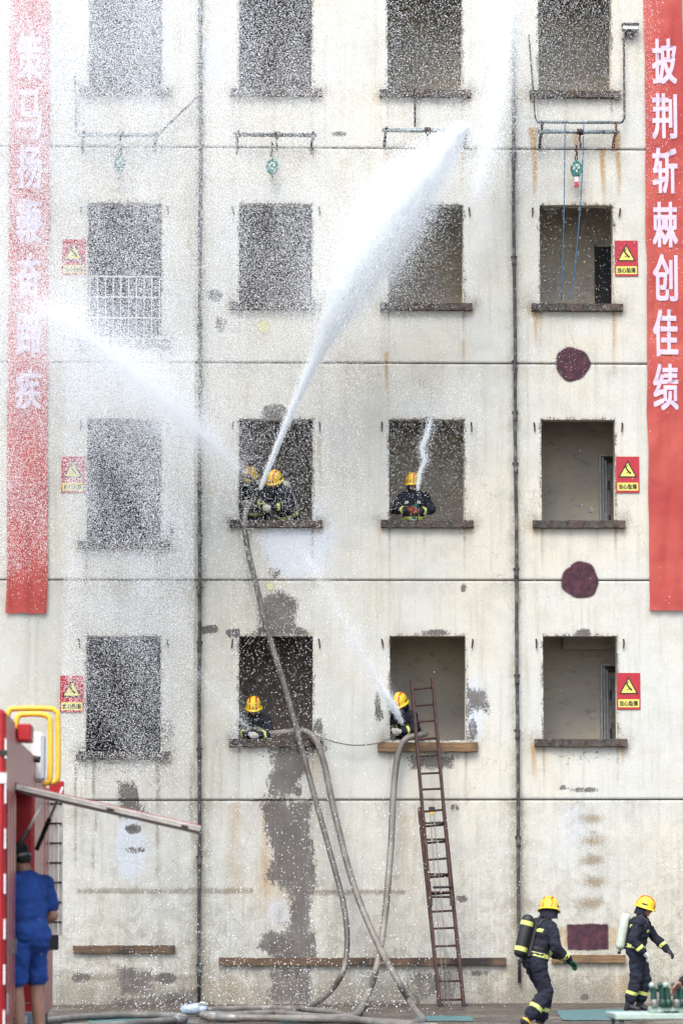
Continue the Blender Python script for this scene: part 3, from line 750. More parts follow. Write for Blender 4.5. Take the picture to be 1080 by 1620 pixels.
def banner(pts_l, pts_r, py_top, py_bot, chars, cpy, cpx, label, seed):
    # pts: (px at top, px at bottom)
    zt = P(540, py_top).z; zb = P(540, py_bot).z
    xl0, xl1 = P(pts_l[0], py_top).x, P(pts_l[1], py_bot).x; xr0, xr1 = P(pts_r[0], py_top).x, P(pts_r[1], py_bot).x
    root = empty('banner', ((xl1 + xr1) / 2, -0.06, zb)); tag(root, label, 'banner', 'red cloth banners with white characters')
    def rip(u, z):
        y_ = 0.024 * noise.noise(Vector((u * 2.5, z * 1.6 + seed, 0))) + 0.012 * noise.noise(Vector((u * 7, z * 0.7, seed)))
        return y_ + 0.034 * math.sin(u * 15 + 2 * math.sin(z * 0.9 + seed)) * max(0, 1 - (z - zb) / 3.4) * 0.5 + 0.008 * noise.noise(Vector((u * 3, z * 7, seed)))
    bm = bmesh.new(); nx, nz = 24, 240; rows = []
    for j in range(nz + 1):
        t = j / nz; z = zb + (zt - zb) * t; row = []
        for i in range(nx + 1):
            u = i / nx; x = (xl1 + (xl0 - xl1) * t) * (1 - u) + (xr1 + (xr0 - xr1) * t) * u
            yy = rip(u, z)
            ex = 0.022 * noise.noise(Vector((z * 1.5, seed, 3.3))) if i in (0, nx) else 0
            ez = 0.03 * noise.noise(Vector((u * 4, seed, 1.0))) if j == 0 else 0
            row.append(bm.verts.new((x + ex - root.location.x, yy, z + ez - root.location.z)))
        rows.append(row)
    for a, b_ in zip(rows, rows[1:]):
        for i in range(nx): bm.faces.new((a[i], a[i + 1], b_[i + 1], b_[i]))
    bm_obj('cloth', bm, MAT['banner'], root, smooth=True)
    for ch, (y0, y1) in zip(chars, cpy):
        c0 = P(cpx[0] + (cpx[1] - cpx[0]) * (y0 / 650), (y0 + y1) / 2); hh = (y1 - y0) / 96
        me = text_mesh(ch, 0.39, hh - .02, bold=0.013)
        tm = (c0.z - zb) / (zt - zb); xa = xl1 + (xl0 - xl1) * tm; xb_ = xr1 + (xr0 - xr1) * tm
        for v in me.vertices: v.co.y += rip((c0.x + v.co.x - xa) / (xb_ - xa), c0.z + v.co.z)
        link('character', me, MAT['letter'], root, (c0.x - root.location.x, -0.010, c0.z - root.location.z))
_cy = [(62, 135), (148, 222), (234, 308), (320, 393), (403, 478), (490, 565), (576, 650)]
banner((1016, 1025.5), (1077, 1092), -90, 966, '披荆斩棘创佳绩', _cy, (1049, 1052), 'right red banner, cloth creased at the bottom, beside clear wall', 2.0)
banner((17, 10.5), (80, 75.5), -90, 971, '策马扬鞭奋蹄疾', [(52, 130), (142, 222), (230, 300), (316, 386), (404, 472), (492, 566), (584, 648)], (48, 45), 'left red banner veiled in water spray', 5.0)

# ------------------------------------------------------------------ warning signs
txt_me = text_mesh('当心坠落', 0.30, 0.080, 0.0022)
def warning_sign(px, py, label):
    c = P(px, py); W, H = 0.385, 0.60
    root = empty('warning_sign', (c.x, -0.012, c.z - H / 2), R(0)); tag(root, label, 'sign', 'falling hazard signs on the facade')
    root.rotation_euler = (0, random.uniform(-.006, .006), 0)
    boxo('plate', -W / 2, W / 2, -0.004, 0.006, 0, H, MAT['sign_red'], root)
    cx, cz, s = 0, 0.375, 0.165
    def tri(k): return [(cx + k * s * math.cos(a), cz - 0.028 + k * s * 1.05 * math.sin(a)) for a in (math.pi / 2, math.pi * 7 / 6, math.pi * 11 / 6)]
    bm = bmesh.new(); prism(bm, tri(1.12), -0.006, -0.0045); bm_obj('triangle_border', bm, MAT['ink'], root)
    bm = bmesh.new(); prism(bm, tri(0.86), -0.0085, -0.0065); bm_obj('triangle', bm, MAT['sign_yellow'], root)
    bm = bmesh.new()             # falling figure
    def bar(x0, z0, x1, z1, w_):
        d = Vector((x1 - x0, z1 - z0)); nn = Vector((-d.y, d.x)).normalized() * w_ / 2
        prism(bm, [(x0 + nn.x, z0 + nn.y), (x0 - nn.x, z0 - nn.y), (x1 - nn.x, z1 - nn.y), (x1 + nn.x, z1 + nn.y)], -0.0105, -0.009)
    for b_ in ((-0.028, 0.405, 0.022, 0.345, 0.026), (-0.028, 0.405, -0.036, 0.455, 0.016), (-0.036, 0.405, 0.0, 0.46, 0.014), (0.022, 0.345, -0.03, 0.322, 0.013), (0.022, 0.35, 0.055, 0.318, 0.013)): bar(*b_)
    bmesh.ops.create_circle(bm, cap_ends=True, radius=0.019, segments=12, matrix=Matrix.Translation((0.038, -0.0105, 0.327)) @ Matrix.Rotation(math.pi / 2, 4, 'X'))
    bm_obj('falling_figure', bm, MAT['ink'], root)
    boxo('text_plate', -W / 2 + 0.02, W / 2 - 0.02, -0.0065, -0.0042, 0.035, 0.165, MAT['sign_yellow'], root)
    link('lettering', txt_me, MAT['ink'], root, (0, -0.0085, 0.10))
txt_me.materials.append(MAT['ink'])
warning_sign(990, 409, 'red falling hazard sign beside the top full window of the right column')
warning_sign(992, 751, 'red falling hazard sign between the right banner and the middle right window')
warning_sign(993.5, 1093.5, 'lowest red falling hazard sign on the right, below the right banner')
warning_sign(117, 407, 'red falling hazard sign left of the window with the white grille')
warning_sign(116, 751, 'red falling hazard sign at the middle left window, blurred by spray')
warning_sign(114, 1098, 'lowest red falling hazard sign on the left, above the fire truck rails')

# ------------------------------------------------------------------ anchor bars and descent devices
def anchor_bar(px0, px1, py, label, double=False, mat='galv_pipe'):
    a = P(px0, py, -0.22); b_ = P(px1, py, -0.22); L = b_.x - a.x
    root = empty('anchor_bar', ((a.x + b_.x) / 2, 0, a.z)); tag(root, label, 'bar', 'pipe bars under the top windows')
    tubeo('bar', [(-L / 2, -0.22, 0), (L / 2, -0.22, 0)], 0.036, MAT[mat], root, 12)
    if double: tubeo('bar', [(-L / 2 - .02, -0.24, 0.155), (L / 2 + .04, -0.24, 0.155)], 0.026, MAT[mat], root, 12)
    for x in (-L / 2 + 0.07, L / 2 - 0.05):
        bm = bmesh.new(); tube(bm, [(x, -0.27, 0.17 if double else 0.05), (x, -0.23, 0.0), (x - 0.02, -0.1, -0.13), (x - 0.02, 0.0, -0.26)], [0.022, 0.026, 0.024, 0.028], 6)
        bm_obj('bracket', bm, MAT['rust_orange' if double and x > 0 else 'dark_steel'], root)
    for x in (0.03,):
        bm = bmesh.new(); lathe(bm, [(0.03, -0.05), (0.055, -0.05), (0.055, 0.05), (0.03, 0.05)], 10, Matrix.Translation((x, -0.22, 0)) @ Matrix.Rotation(math.pi / 2, 4, 'Y'))
        bm_obj('clamp', bm, MAT['rust_steel'], root, smooth=True)
        tubeo('shackle', [(x, -0.22, -0.05), (x - 0.012, -0.22, -0.12), (x + 0.01, -0.22, -0.2), (x, -0.22, -0.28)], 0.016, MAT['rust_steel'], root, 6)
    return root
anchor_bar(126, 252, 213, 'pipe bar under the top left window, veiled by spray')
anchor_bar(370, 500, 213, 'dark pipe bar under the second top window with a descender below', mat='old_pipe')
anchor_bar(604, 742, 206, 'grey pipe bar under the third top window, meeting the big jet')
anchor_bar(850, 978, 208, 'doubled blue-grey pipe bar with rusty bracket under the top right window', True)

def descender(px, py, label, tagged=True):
    c = P(px, py, -0.24); root = empty('descent_device', (c.x, -0.24, c.z)); tag(root, label, 'descender', 'green descenders hanging from the bars')
    bm = bmesh.new(); prism(bm, [(0.0, 0.155), (0.055, 0.12), (0.098, 0.05), (0.10, -0.01), (0.075, -0.08), (0.05, -0.12), (-0.05, -0.12), (-0.075, -0.08), (-0.10, -0.01), (-0.098, 0.05), (-0.055, 0.12)], -0.035, 0.035)
    bm_obj('casing', bm, MAT['green_paint'], root, bevel=0.012)
    for (x, z, r_) in ((-0.04, 0.02, 0.02), (0.04, 0.02, 0.02), (0, -0.03, 0.02), (0, 0.06, 0.022)):
        bm = bmesh.new(); lathe(bm, [(0, 0.05), (r_, 0.05), (r_, 0.03)], 8, Matrix.Translation((x, 0, z)) @ Matrix.Rotation(math.pi / 2, 4, 'X')); bm_obj('bolt', bm, MAT['silver_tape'], root)
    bm = bmesh.new()
    tube(bm, [(0.02 * math.cos(a), 0, 0.19 + 0.04 * math.sin(a)) for a in [2 * math.pi * k / 14 for k in range(15)]], 0.011, 6); bm_obj('ring', bm, MAT['rust_steel'], root)
    tubeo('chain', [(0, 0, 0.23), (0.015, 0, 0.28), (-0.012, 0, 0.33), (0.01, 0, 0.38), (0, 0.0, 0.42)], 0.018, MAT['rust_steel'], root, 6)
    if tagged:
        boxo('strap', -0.032, 0.032, -0.02, 0.02, -0.21, -0.122, MAT['white_tape'], root)
        boxo('tag', -0.036, 0.036, -0.024, 0.024, -0.30, -0.212, MAT['red_tag'], root)
    else: tubeo('hook', [(0, 0, -0.12), (0.02, 0, -0.2), (-0.03, 0, -0.24)], 0.012, MAT['dark_steel'], root, 6)
descender(911, 268, 'green descender with red and white tag hanging under the top right bar')
descender(430, 264, 'green descender with a bare hook under the second top bar', False)
descender(190, 260, 'faint green descender under the top left bar, lost in spray', False)

def rope(name, pts, r, mat, label, cat='rope', group=None):
    o = tubeo(name, pts, r, MAT[mat], None, 6, 8); return tag(o, label, cat, group)
rope('blue_rope', [P(893, 192, -.26), P(892, 300, -.24), P(890, 400, -.2), P(887, 474, -.13)], 0.009, 'rope_blue', 'left of two blue ropes hanging into the right window', group='blue ropes from the top right bar')
rope('blue_rope', [P(923, 194, -.26), P(919, 300, -.24), P(911, 400, -.2), P(906, 445, -.16), P(900, 474, -.13)], 0.009, 'rope_blue', 'right, more slanting of two blue ropes hanging into the right window', group='blue ropes from the top right bar')
def stay(name, pts, r, label, mat='dark_steel'):
    o = tubeo(name, pts, r, MAT[mat], None, 6); return tag(o, label, 'rod', 'steel stays beside the top windows')
stay('steel_stay', [P(984, 60, -.04), P(986, 66, -.10), P(987, 186, -.12), P(983, 194, -.2)], 0.018, 'dark vertical steel stay right of the top right window')
stay('steel_stay', [P(836, 55, -.03), P(846, 186, -.12), P(850, 195, -.2)], 0.012, 'thin leaning steel stay left of the top right window')
stay('steel_stay', [P(119, 118, -.03), P(121, 210, -.15), P(128, 216, -.2)], 0.018, 'thin steel stay left of the top left window')
stay('steel_stay', [P(318, 148, -.09), P(252, 211, -.2)], 0.022, 'diagonal steel stay from the left drainpipe to the bar')
stay('steel_stay', [P(656, 139, -.1), P(656, 200, -.2)], 0.018, 'short upright stay under the third top window sill')
def wall_bracket():
    c = P(995, 46, 0); root = empty('wall_bracket', (c.x, 0, c.z)); tag(root, 'small dark bracket with pale face high beside the right banner', 'bracket')
    boxo('shelf', -0.14, 0.14, -0.18, -0.002, 0.03, 0.07, MAT['dark_steel'], root, 0.006)
    boxo('face_plate', -0.13, 0.13, -0.16, -0.10, -0.035, 0.029, MAT['white_tape'], root)
    boxo('lower_bar', -0.14, 0.13, -0.17, -0.09, -0.06, -0.036, MAT['dark_steel'], root)
    boxo('stem', -0.09, 0.05, -0.10, -0.004, -0.16, -0.061, MAT['rust_steel'], root)
wall_bracket()
rope('slack_cable', [P(497, 1163, -.12), P(530, 1174, -.16), P(562, 1179, -.17), P(595, 1176, -.16), P(618, 1168, -.1)], 0.011, 'rope_grey', 'thin slack cable sagging between the two lower middle windows', 'cable')

# ------------------------------------------------------------------ extension ladder
def ladder():
    def L(px, py): return P(px, py, np.interp(py, [1073, 1608], [0.10, -1.75]))
    base = L(716, 1609)
    root = empty('extension_ladder', (base.x, base.y, 0)); tag(root, 'rusty brown extension ladder leaning against the lower middle window', 'ladder')
    off = Vector((base.x, base.y, 0))
    def rail(a, b_, w_, name='rail', back=0.0):
        a = L(*a) - off; b_ = L(*b_) - off; a.y += back; b_.y += back
        d = (b_ - a); Ln = d.length; q = d.to_track_quat('Z', 'Y').to_matrix().to_4x4()
        bm = bmesh.new(); box(bm, -w_ / 2, w_ / 2, -0.035, 0.035, 0, Ln)
        o = bm_obj(name, bm, MAT['rust_steel'], root, bevel=0.006); o.matrix_local = Matrix.Translation(a) @ q
        return a, b_
    lo_l = rail((697, 1609), (663, 1278), 0.05); lo_r = rail((735, 1609), (701, 1274), 0.05)
    up_l = rail((680, 1424), (650, 1075), 0.045, back=-0.05); up_r = rail((714, 1424), (683, 1072), 0.045, back=-0.05)
    def rungs(l, r, ys, py_a, py_b):
        for y in ys:
            t = (y - py_a) / (py_b - py_a); a = l[0].lerp(l[1], t); b_ = r[0].lerp(r[1], t)
            tubeo('rung', [a, b_], 0.018, MAT['rust_steel'], root, 8)
    rungs(lo_l, lo_r, [1582, 1553, 1526, 1498, 1470, 1443, 1415, 1388, 1360, 1333, 1306, 1282], 1609, 1275)
    rungs(up_l, up_r, [1419, 1412, 1384, 1330, 1304, 1251, 1226, 1198, 1171, 1143, 1117, 1090], 1424, 1074)
    c = L(682, 1281) - off; c.y -= 0.12
    boxo('pulley', c.x - 0.05, c.x + 0.05, c.y - 0.03, c.y + 0.03, c.z - 0.03, c.z + 0.045, MAT['black_rubber'], root, 0.01)
    boxo('pulley_wheel', c.x - 0.03, c.x + 0.03, c.y - 0.02, c.y + 0.02, c.z - 0.075, c.z - 0.032, MAT['yellow_tube'], root, 0.01)
    for dx, ex in ((-0.03, 704), (0.03, 709)):
        e = L(ex, 1600) - off; tubeo('halyard', [c + Vector((dx, 0, -0.05)), (c + e) * 0.5 + Vector((dx, -0.03, 0)), e], 0.006, MAT['rope_grey'], root, 5, 6)
    for s_ in (lo_l, lo_r): boxo('foot', s_[0].x - 0.04, s_[0].x + 0.04, s_[0].y - 0.05, s_[0].y + 0.05, -0.0 + 0.006, 0.05, MAT['black_rubber'], root)
    e0 = L(684, 1404) - off; e1 = L(714, 1403) - off
    tubeo('lock_bar', [e0 + Vector((0, -.1, 0)), e1 + Vector((0, -.1, 0))], 0.02, MAT['dark_steel'], root, 8)
    for q in (up_l[0], up_r[0]): boxo('lock_hook', q.x - 0.03, q.x + 0.03, q.y - 0.07, q.y + 0.02, q.z - 0.10, q.z + 0.06, MAT['dark_steel'], root, 0.01)
ladder()

# ------------------------------------------------------------------ hoses
def hose(pts, r, mat, label):
    q = []
    for p in pts:
        q.append(P(*p) if len(p) == 3 else G(p[0], p[1], r + 0.012))
    o = tubeo('fire_hose', q, r, MAT[mat], None, 12, 10)
    e = catmull(q, 10)
    tubeo('coupling', [e[-2], e[-4], e[-5]], [r * 1.12, r * 1.22, r * 1.12], MAT['dull_metal'], o, 14)
    return tag(o, label, 'hose', 'canvas fire hoses')
hose([(408, 785, .25), (392, 800, .02), (387, 826, -.2), (392, 870, -.24), (404, 920, -.26), (424, 1000, -.28), (456, 1105, -.32), (488, 1225, -.4), (521, 1345, -.6), (543, 1430, -.85), (549, 1490, -1.0), (541, 1540, -1.15), (512, 1578, -1.3), (470, 1598), (400, 1603), (318, 1606)], 0.046, 'hose_wet', 'long dark wet hose hanging from the middle row window to the ground')
hose([(398, 1150, .3), (425, 1160, .15), (455, 1158, .0), (482, 1157, -.13), (500, 1172, -.2), (513, 1210, -.24), (529, 1285, -.35), (556, 1390, -.65), (590, 1478, -1.1), (628, 1550, -1.9), (655, 1596, -2.5), (668, 1614), (640, 1619), (560, 1614), (450, 1611), (330, 1610)], 0.052, 'hose', 'grey hose from the lower left middle window slanting down to the right')
hose([(640, 1158, .3), (672, 1160, .12), (660, 1164, -.14), (641, 1170, -.22), (629, 1196, -.26), (622, 1255, -.35), (618, 1340, -.55), (609, 1445, -.9), (596, 1528, -1.4), (576, 1585, -1.9), (556, 1608), (500, 1609), (440, 1603), (380, 1607), (322, 1608)], 0.054, 'hose', 'grey hose looping over the yellow sill below the ladder window')
hose([(60, 1617), (120, 1610), (190, 1606), (250, 1606), (292, 1610)], 0.05, 'hose', 'grey hose on the ground running left from the blue coupling')
hose([(100, 1625), (180, 1622), (250, 1616), (292, 1613)], 0.05, 'hose', 'nearer grey hose on the ground curling toward the fire truck')
hose([(310, 1600), (360, 1597), (430, 1595), (520, 1601), (560, 1612), (620, 1622), (700, 1626)], 0.05, 'hose', 'grey hose lying along the wall base behind the others')
def breeching():
    c = G(304, 1608, 0.0); root = empty('hose_divider', (c.x, c.y, 0)); tag(root, 'blue metal hose divider on the wet ground joining several hoses', 'coupling')
    bm = bmesh.new(); tube(bm, [(-0.16, 0, 0.09), (-0.05, 0, 0.1), (0.08, 0, 0.11), (0.16, 0, 0.1)], [0.06, 0.08, 0.09, 0.06], 12); bm_obj('body', bm, MAT['container'], root, smooth=True)
    for a in (-0.5, 0, 0.5):
        bm = bmesh.new(); tube(bm, [(0.08, 0, 0.11), (0.2, 0.24 * a, 0.1)], [0.05, 0.055], 10); bm_obj('outlet', bm, MAT['container'], root, smooth=True)
        tubeo('valve_handle', [(0.1, 0.13 * a, 0.18), (0.13, 0.16 * a, 0.2), (0.2, 0.2 * a, 0.2)], 0.012, MAT['silver_tape'], root, 6)
    for (x, y) in ((-0.1, -0.08), (-0.1, 0.08), (0.08, -0.1), (0.08, 0.1)): tubeo('leg', [(x * .7, y * .5, 0.06), (x, y, 0.0)], 0.012, MAT['dark_steel'], root, 6)
breeching()

# ------------------------------------------------------------------ ground sheets
def mat_sheet(pts, label):
    bm = bmesh.new(); c = [G(*p, 0) for p in pts]; o0 = sum(c, Vector()) / len(c)
    n = 14; rows = []
    for j in range(n + 1):
        row = []
        for i in range(n * 2 + 1):
            u, v = i / (2 * n), j / n
            p = c[0].lerp(c[1], u).lerp(c[3].lerp(c[2], u), v) - o0
            e = 0.05 * noise.noise(Vector((u * 6, v * 6, o0.x)))
            row.append(bm.verts.new((p.x + e, p.y + e, 0.008 + 0.012 * abs(noise.noise(Vector((p.x * 2, p.y * 2, 1)))))))
        rows.append(row)
    top = []
    for a, b_ in zip(rows, rows[1:]):
        for i in range(2 * n): top.append(bm.faces.new((a[i], a[i + 1], b_[i + 1], b_[i])))
    o = bm_obj('ground_mat', bm, MAT['mat_teal'], None, (o0.x, o0.y, 0.0), smooth=True)
    return tag(o, label, 'mat', 'teal mats on the ground')
mat_sheet([(652, 1616), (750, 1616), (745, 1608), (660, 1608)], 'small teal mat under the foot of the ladder')
mat_sheet([(888, 1615), (1000, 1615), (985, 1597), (880, 1599)], 'large teal mat between the two walking firefighters')
mat_sheet([(140, 1619), (300, 1619), (290, 1606), (150, 1606)], 'wet teal mat under the hoses at lower left')
mat_sheet([(440, 1619), (540, 1619), (530, 1611), (450, 1611)], 'sliver of teal mat under the hoses, centre')

# ------------------------------------------------------------------ people
def blob_mesh(shapes, voxel, smooth=3, fold=0.0, seed=0):
    bm = bmesh.new()
    for s in shapes:
        if s[0] == 'c':
            _, p0, p1, r0, r1 = s; p0 = Vector(p0); p1 = Vector(p1)
            bmesh.ops.create_icosphere(bm, subdivisions=2, radius=r0, matrix=Matrix.Translation(p0))
            bmesh.ops.create_icosphere(bm, subdivisions=2, radius=r1, matrix=Matrix.Translation(p1))
            d = p1 - p0
            if d.length > 1e-4:
                q = d.to_track_quat('Z', 'Y').to_matrix().to_4x4()
                bmesh.ops.create_cone(bm, cap_ends=True, segments=14, radius1=r0, radius2=r1, depth=d.length, matrix=Matrix.Translation((p0 + p1) / 2) @ q)
        else:
            _, c, rad, m3 = s
            bmesh.ops.create_icosphere(bm, subdivisions=3, radius=1, matrix=Matrix.Translation(Vector(c)) @ (m3 or Matrix.Identity(3)).to_4x4() @ Matrix.Diagonal((*rad, 1)))
    me = bpy.data.meshes.new('tmp'); bm.to_mesh(me); bm.free()
    o = bpy.data.objects.new('tmp', me); COL.objects.link(o)
    r = o.modifiers.new('r', 'REMESH'); r.mode = 'VOXEL'; r.voxel_size = voxel; r.use_smooth_shade = True
    if smooth:
        s_ = o.modifiers.new('s', 'SMOOTH'); s_.iterations = smooth; s_.factor = 0.5
    dg = bpy.context.evaluated_depsgraph_get(); dg.update()
    res = bpy.data.meshes.new_from_object(o.evaluated_get(dg)); bpy.data.objects.remove(o); bpy.data.meshes.remove(me)
    if fold:
        n = len(res.vertices); co = np.empty(n * 3, np.float32); no = np.empty(n * 3, np.float32)
        res.vertices.foreach_get('co', co); res.vertices.foreach_get('normal', no); co = co.reshape(-1, 3); no = no.reshape(-1, 3)
        k = np.array([noise.noise(Vector((c[0] * 9 + seed, c[1] * 9, c[2] * 17))) + 0.5 * noise.noise(Vector((c[0] * 21, c[1] * 21 + seed, c[2] * 30))) for c in co])
        co += no * (k * fold)[:, None]; res.vertices.foreach_set('co', co.ravel()); res.update()
    res.polygons.foreach_set('use_smooth', [True] * len(res.polygons))
    return res
def bvh_of(me):
    return BVHTree.FromPolygons([v.co.copy() for v in me.vertices], [tuple(p.vertices) for p in me.polygons])
def band(bvh, c, axis, half, off=0.005, seg=26, maxd=0.4):
    c = Vector(c); axis = Vector(axis).normalized(); u = axis.orthogonal().normalized(); v = axis.cross(u)
    bm = bmesh.new(); rings = []
    for o_, ex in ((-half, -0.004), (-half * 0.95, off), (half * 0.95, off), (half, -0.004)):
        rg = []; last = 0.08
        for k in range(seg):
            a = 2 * math.pi * k / seg; d = u * math.cos(a) + v * math.sin(a); hit = bvh.ray_cast(c + axis * o_, d, maxd)
            dist = hit[3] if hit[0] is not None else last; last = dist
            rg.append(bm.verts.new(c + axis * o_ + d * (dist + ex)))
        rings.append(rg)
    for a, b_ in zip(rings, rings[1:]):
        for k in range(seg): bm.faces.new((a[k], a[(k + 1) % seg], b_[(k + 1) % seg], b_[k]))
    return bm
def patch(bvh, c, direction, up, w_, h_, off=0.005):   # small rectangle laid on a surface
    c = Vector(c); d = Vector(direction).normalized(); s = d.cross(Vector(up)).normalized(); u = s.cross(d).normalized()
    bm = bmesh.new(); g = []
    for j in range(5):
        row = []
        for i in range(5):
            o_ = c + s * w_ * (i / 4 - .5) + u * h_ * (j / 4 - .5); hit = bvh.ray_cast(o_, d, 0.5)
            row.append(bm.verts.new(hit[0] + d * off if hit[0] is not None else o_ + d * 0.1))
        g.append(row)
    for a, b_ in zip(g, g[1:]):
        for i in range(4): bm.faces.new((a[i], a[i + 1], b_[i + 1], b_[i]))
    return bm
def hand_shapes(w_, d, n, side, curl, fat=1.0):
    w_ = Vector(w_); d = Vector(d).normalized(); n = Vector(n); n = (n - d * n.dot(d)).normalized(); s = d.cross(n) * side
    m3 = Matrix((s, d, n)).transposed()
    sh = [('e', w_ + d * 0.048, (0.043 * fat, 0.055, 0.019 * fat), m3), ('c', w_ - d * 0.03, w_ + d * 0.03, 0.029 * fat, 0.03 * fat)]
    r = 0.0098 * fat
    for i, ln in enumerate((0.068, 0.078, 0.073, 0.056)):
        p = w_ + d * 0.085 + s * (0.033 - 0.022 * i); dirv = d.copy()
        for k in range(3):
            c_ = curl * (0.5 + 0.35 * k); dirv = (dirv * math.cos(c_) + n * math.sin(c_)).normalized(); q = p + dirv * ln * (0.45, 0.32, 0.26)[k]
            sh.append(('c', p, q, r * (1 - .08 * k), r * (0.92 - .08 * k))); p = q
            n2 = (n - dirv * n.dot(dirv)); 
    p = w_ + d * 0.025 + s * 0.035; q = p + (d * 0.6 + s * 0.75 + n * 0.25).normalized() * 0.042; t = q + (d * 0.85 + s * 0.15 + n * (0.3 + curl * 0.5)).normalized() * 0.034
    sh += [('c', p, q, r * 1.3, r * 1.1), ('c', q, t, r * 1.1, r * 0.95)]
    return sh
def helmet(root, HM, front_up=False):
    prof = [(0, .150), (.035, .148), (.07, .138), (.10, .117), (.123, .085), (.136, .045), (.142, .005), (.146, -.02), (.166, -.036), (.170, -.043), (.164, -.046), (.138, -.034)]
    m = HM @ Matrix.Translation((0, 0.005, 0.035)) @ Matrix.Diagonal((0.86, 1.04, 1, 1))
    bm = bmesh.new(); lathe(bm, prof, 32, m); hm = bm_obj('helmet', bm, MAT['helmet_yellow'], root, smooth=True)
    bv = bvh_of(hm.data)
    up = (HM.to_3x3() @ Vector((0, 0, 1))).normalized()
    for sx in (-0.052, 0.052):
        b2 = bmesh.new(); rows = []
        for k in range(15):
            y = -0.138 + 0.283 * k / 14; row = []
            for e in (-0.014, -0.005, 0.005, 0.014):
                o_ = HM @ Vector((sx + e, y, 0.35)); hit = bv.ray_cast(o_, -up, 0.5)
                row.append((hit[0] + up * 0.004) if hit[0] is not None else None)
            rows.append(row)
        vs_ = [[b2.verts.new(p) if p is not None else None for p in row] for row in rows]
        for a, b_ in zip(vs_, vs_[1:]):
            for i in range(3):
                q = (a[i], a[i + 1], b_[i + 1], b_[i])
                if all(q): b2.faces.new(q)
        if b2.faces: bm_obj('stripe', b2, MAT['helmet_red'], hm)
    for sx in (-1, 1):
        b2 = bmesh.new(); bmesh.ops.create_icosphere(b2, subdivisions=2, radius=1, matrix=HM @ Matrix.Translation((sx * 0.112, 0.01, 0.05)) @ Matrix.Rotation(sx * -0.28, 4, 'Y') @ Matrix.Diagonal((0.016, 0.05, 0.017, 1)))
        bm_obj('side_vent', b2, MAT['ink'], hm, smooth=True)
    b2 = bmesh.new(); bmesh.ops.create_icosphere(b2, subdivisions=2, radius=1, matrix=HM @ Matrix.Translation((0, -0.138, 0.045)) @ Matrix.Diagonal((0.018, 0.01, 0.022, 1))); bm_obj('badge', b2, MAT['dull_metal'], hm, smooth=True)
    # neck flap
    b2 = bmesh.new(); rows = []
    for j in range(6):
        z = -0.005 - 0.115 * j / 5; rr = 0.122 + 0.006 * (j / 5); rows.append([b2.verts.new(HM @ Vector((rr * 0.9 * math.sin(a), 0.01 + rr * 1.02 * math.cos(a), z + 0.012 * math.sin(a * 3)))) for a in [(-1.9 + 3.8 * k / 20) for k in range(21)]])
    for a, b_ in zip(rows, rows[1:]):
        for k in range(20): b2.faces.new((a[k], a[k + 1], b_[k + 1], b_[k]))
    bm_obj('neck_flap', b2, MAT['navy_cloth'], hm, smooth=True)
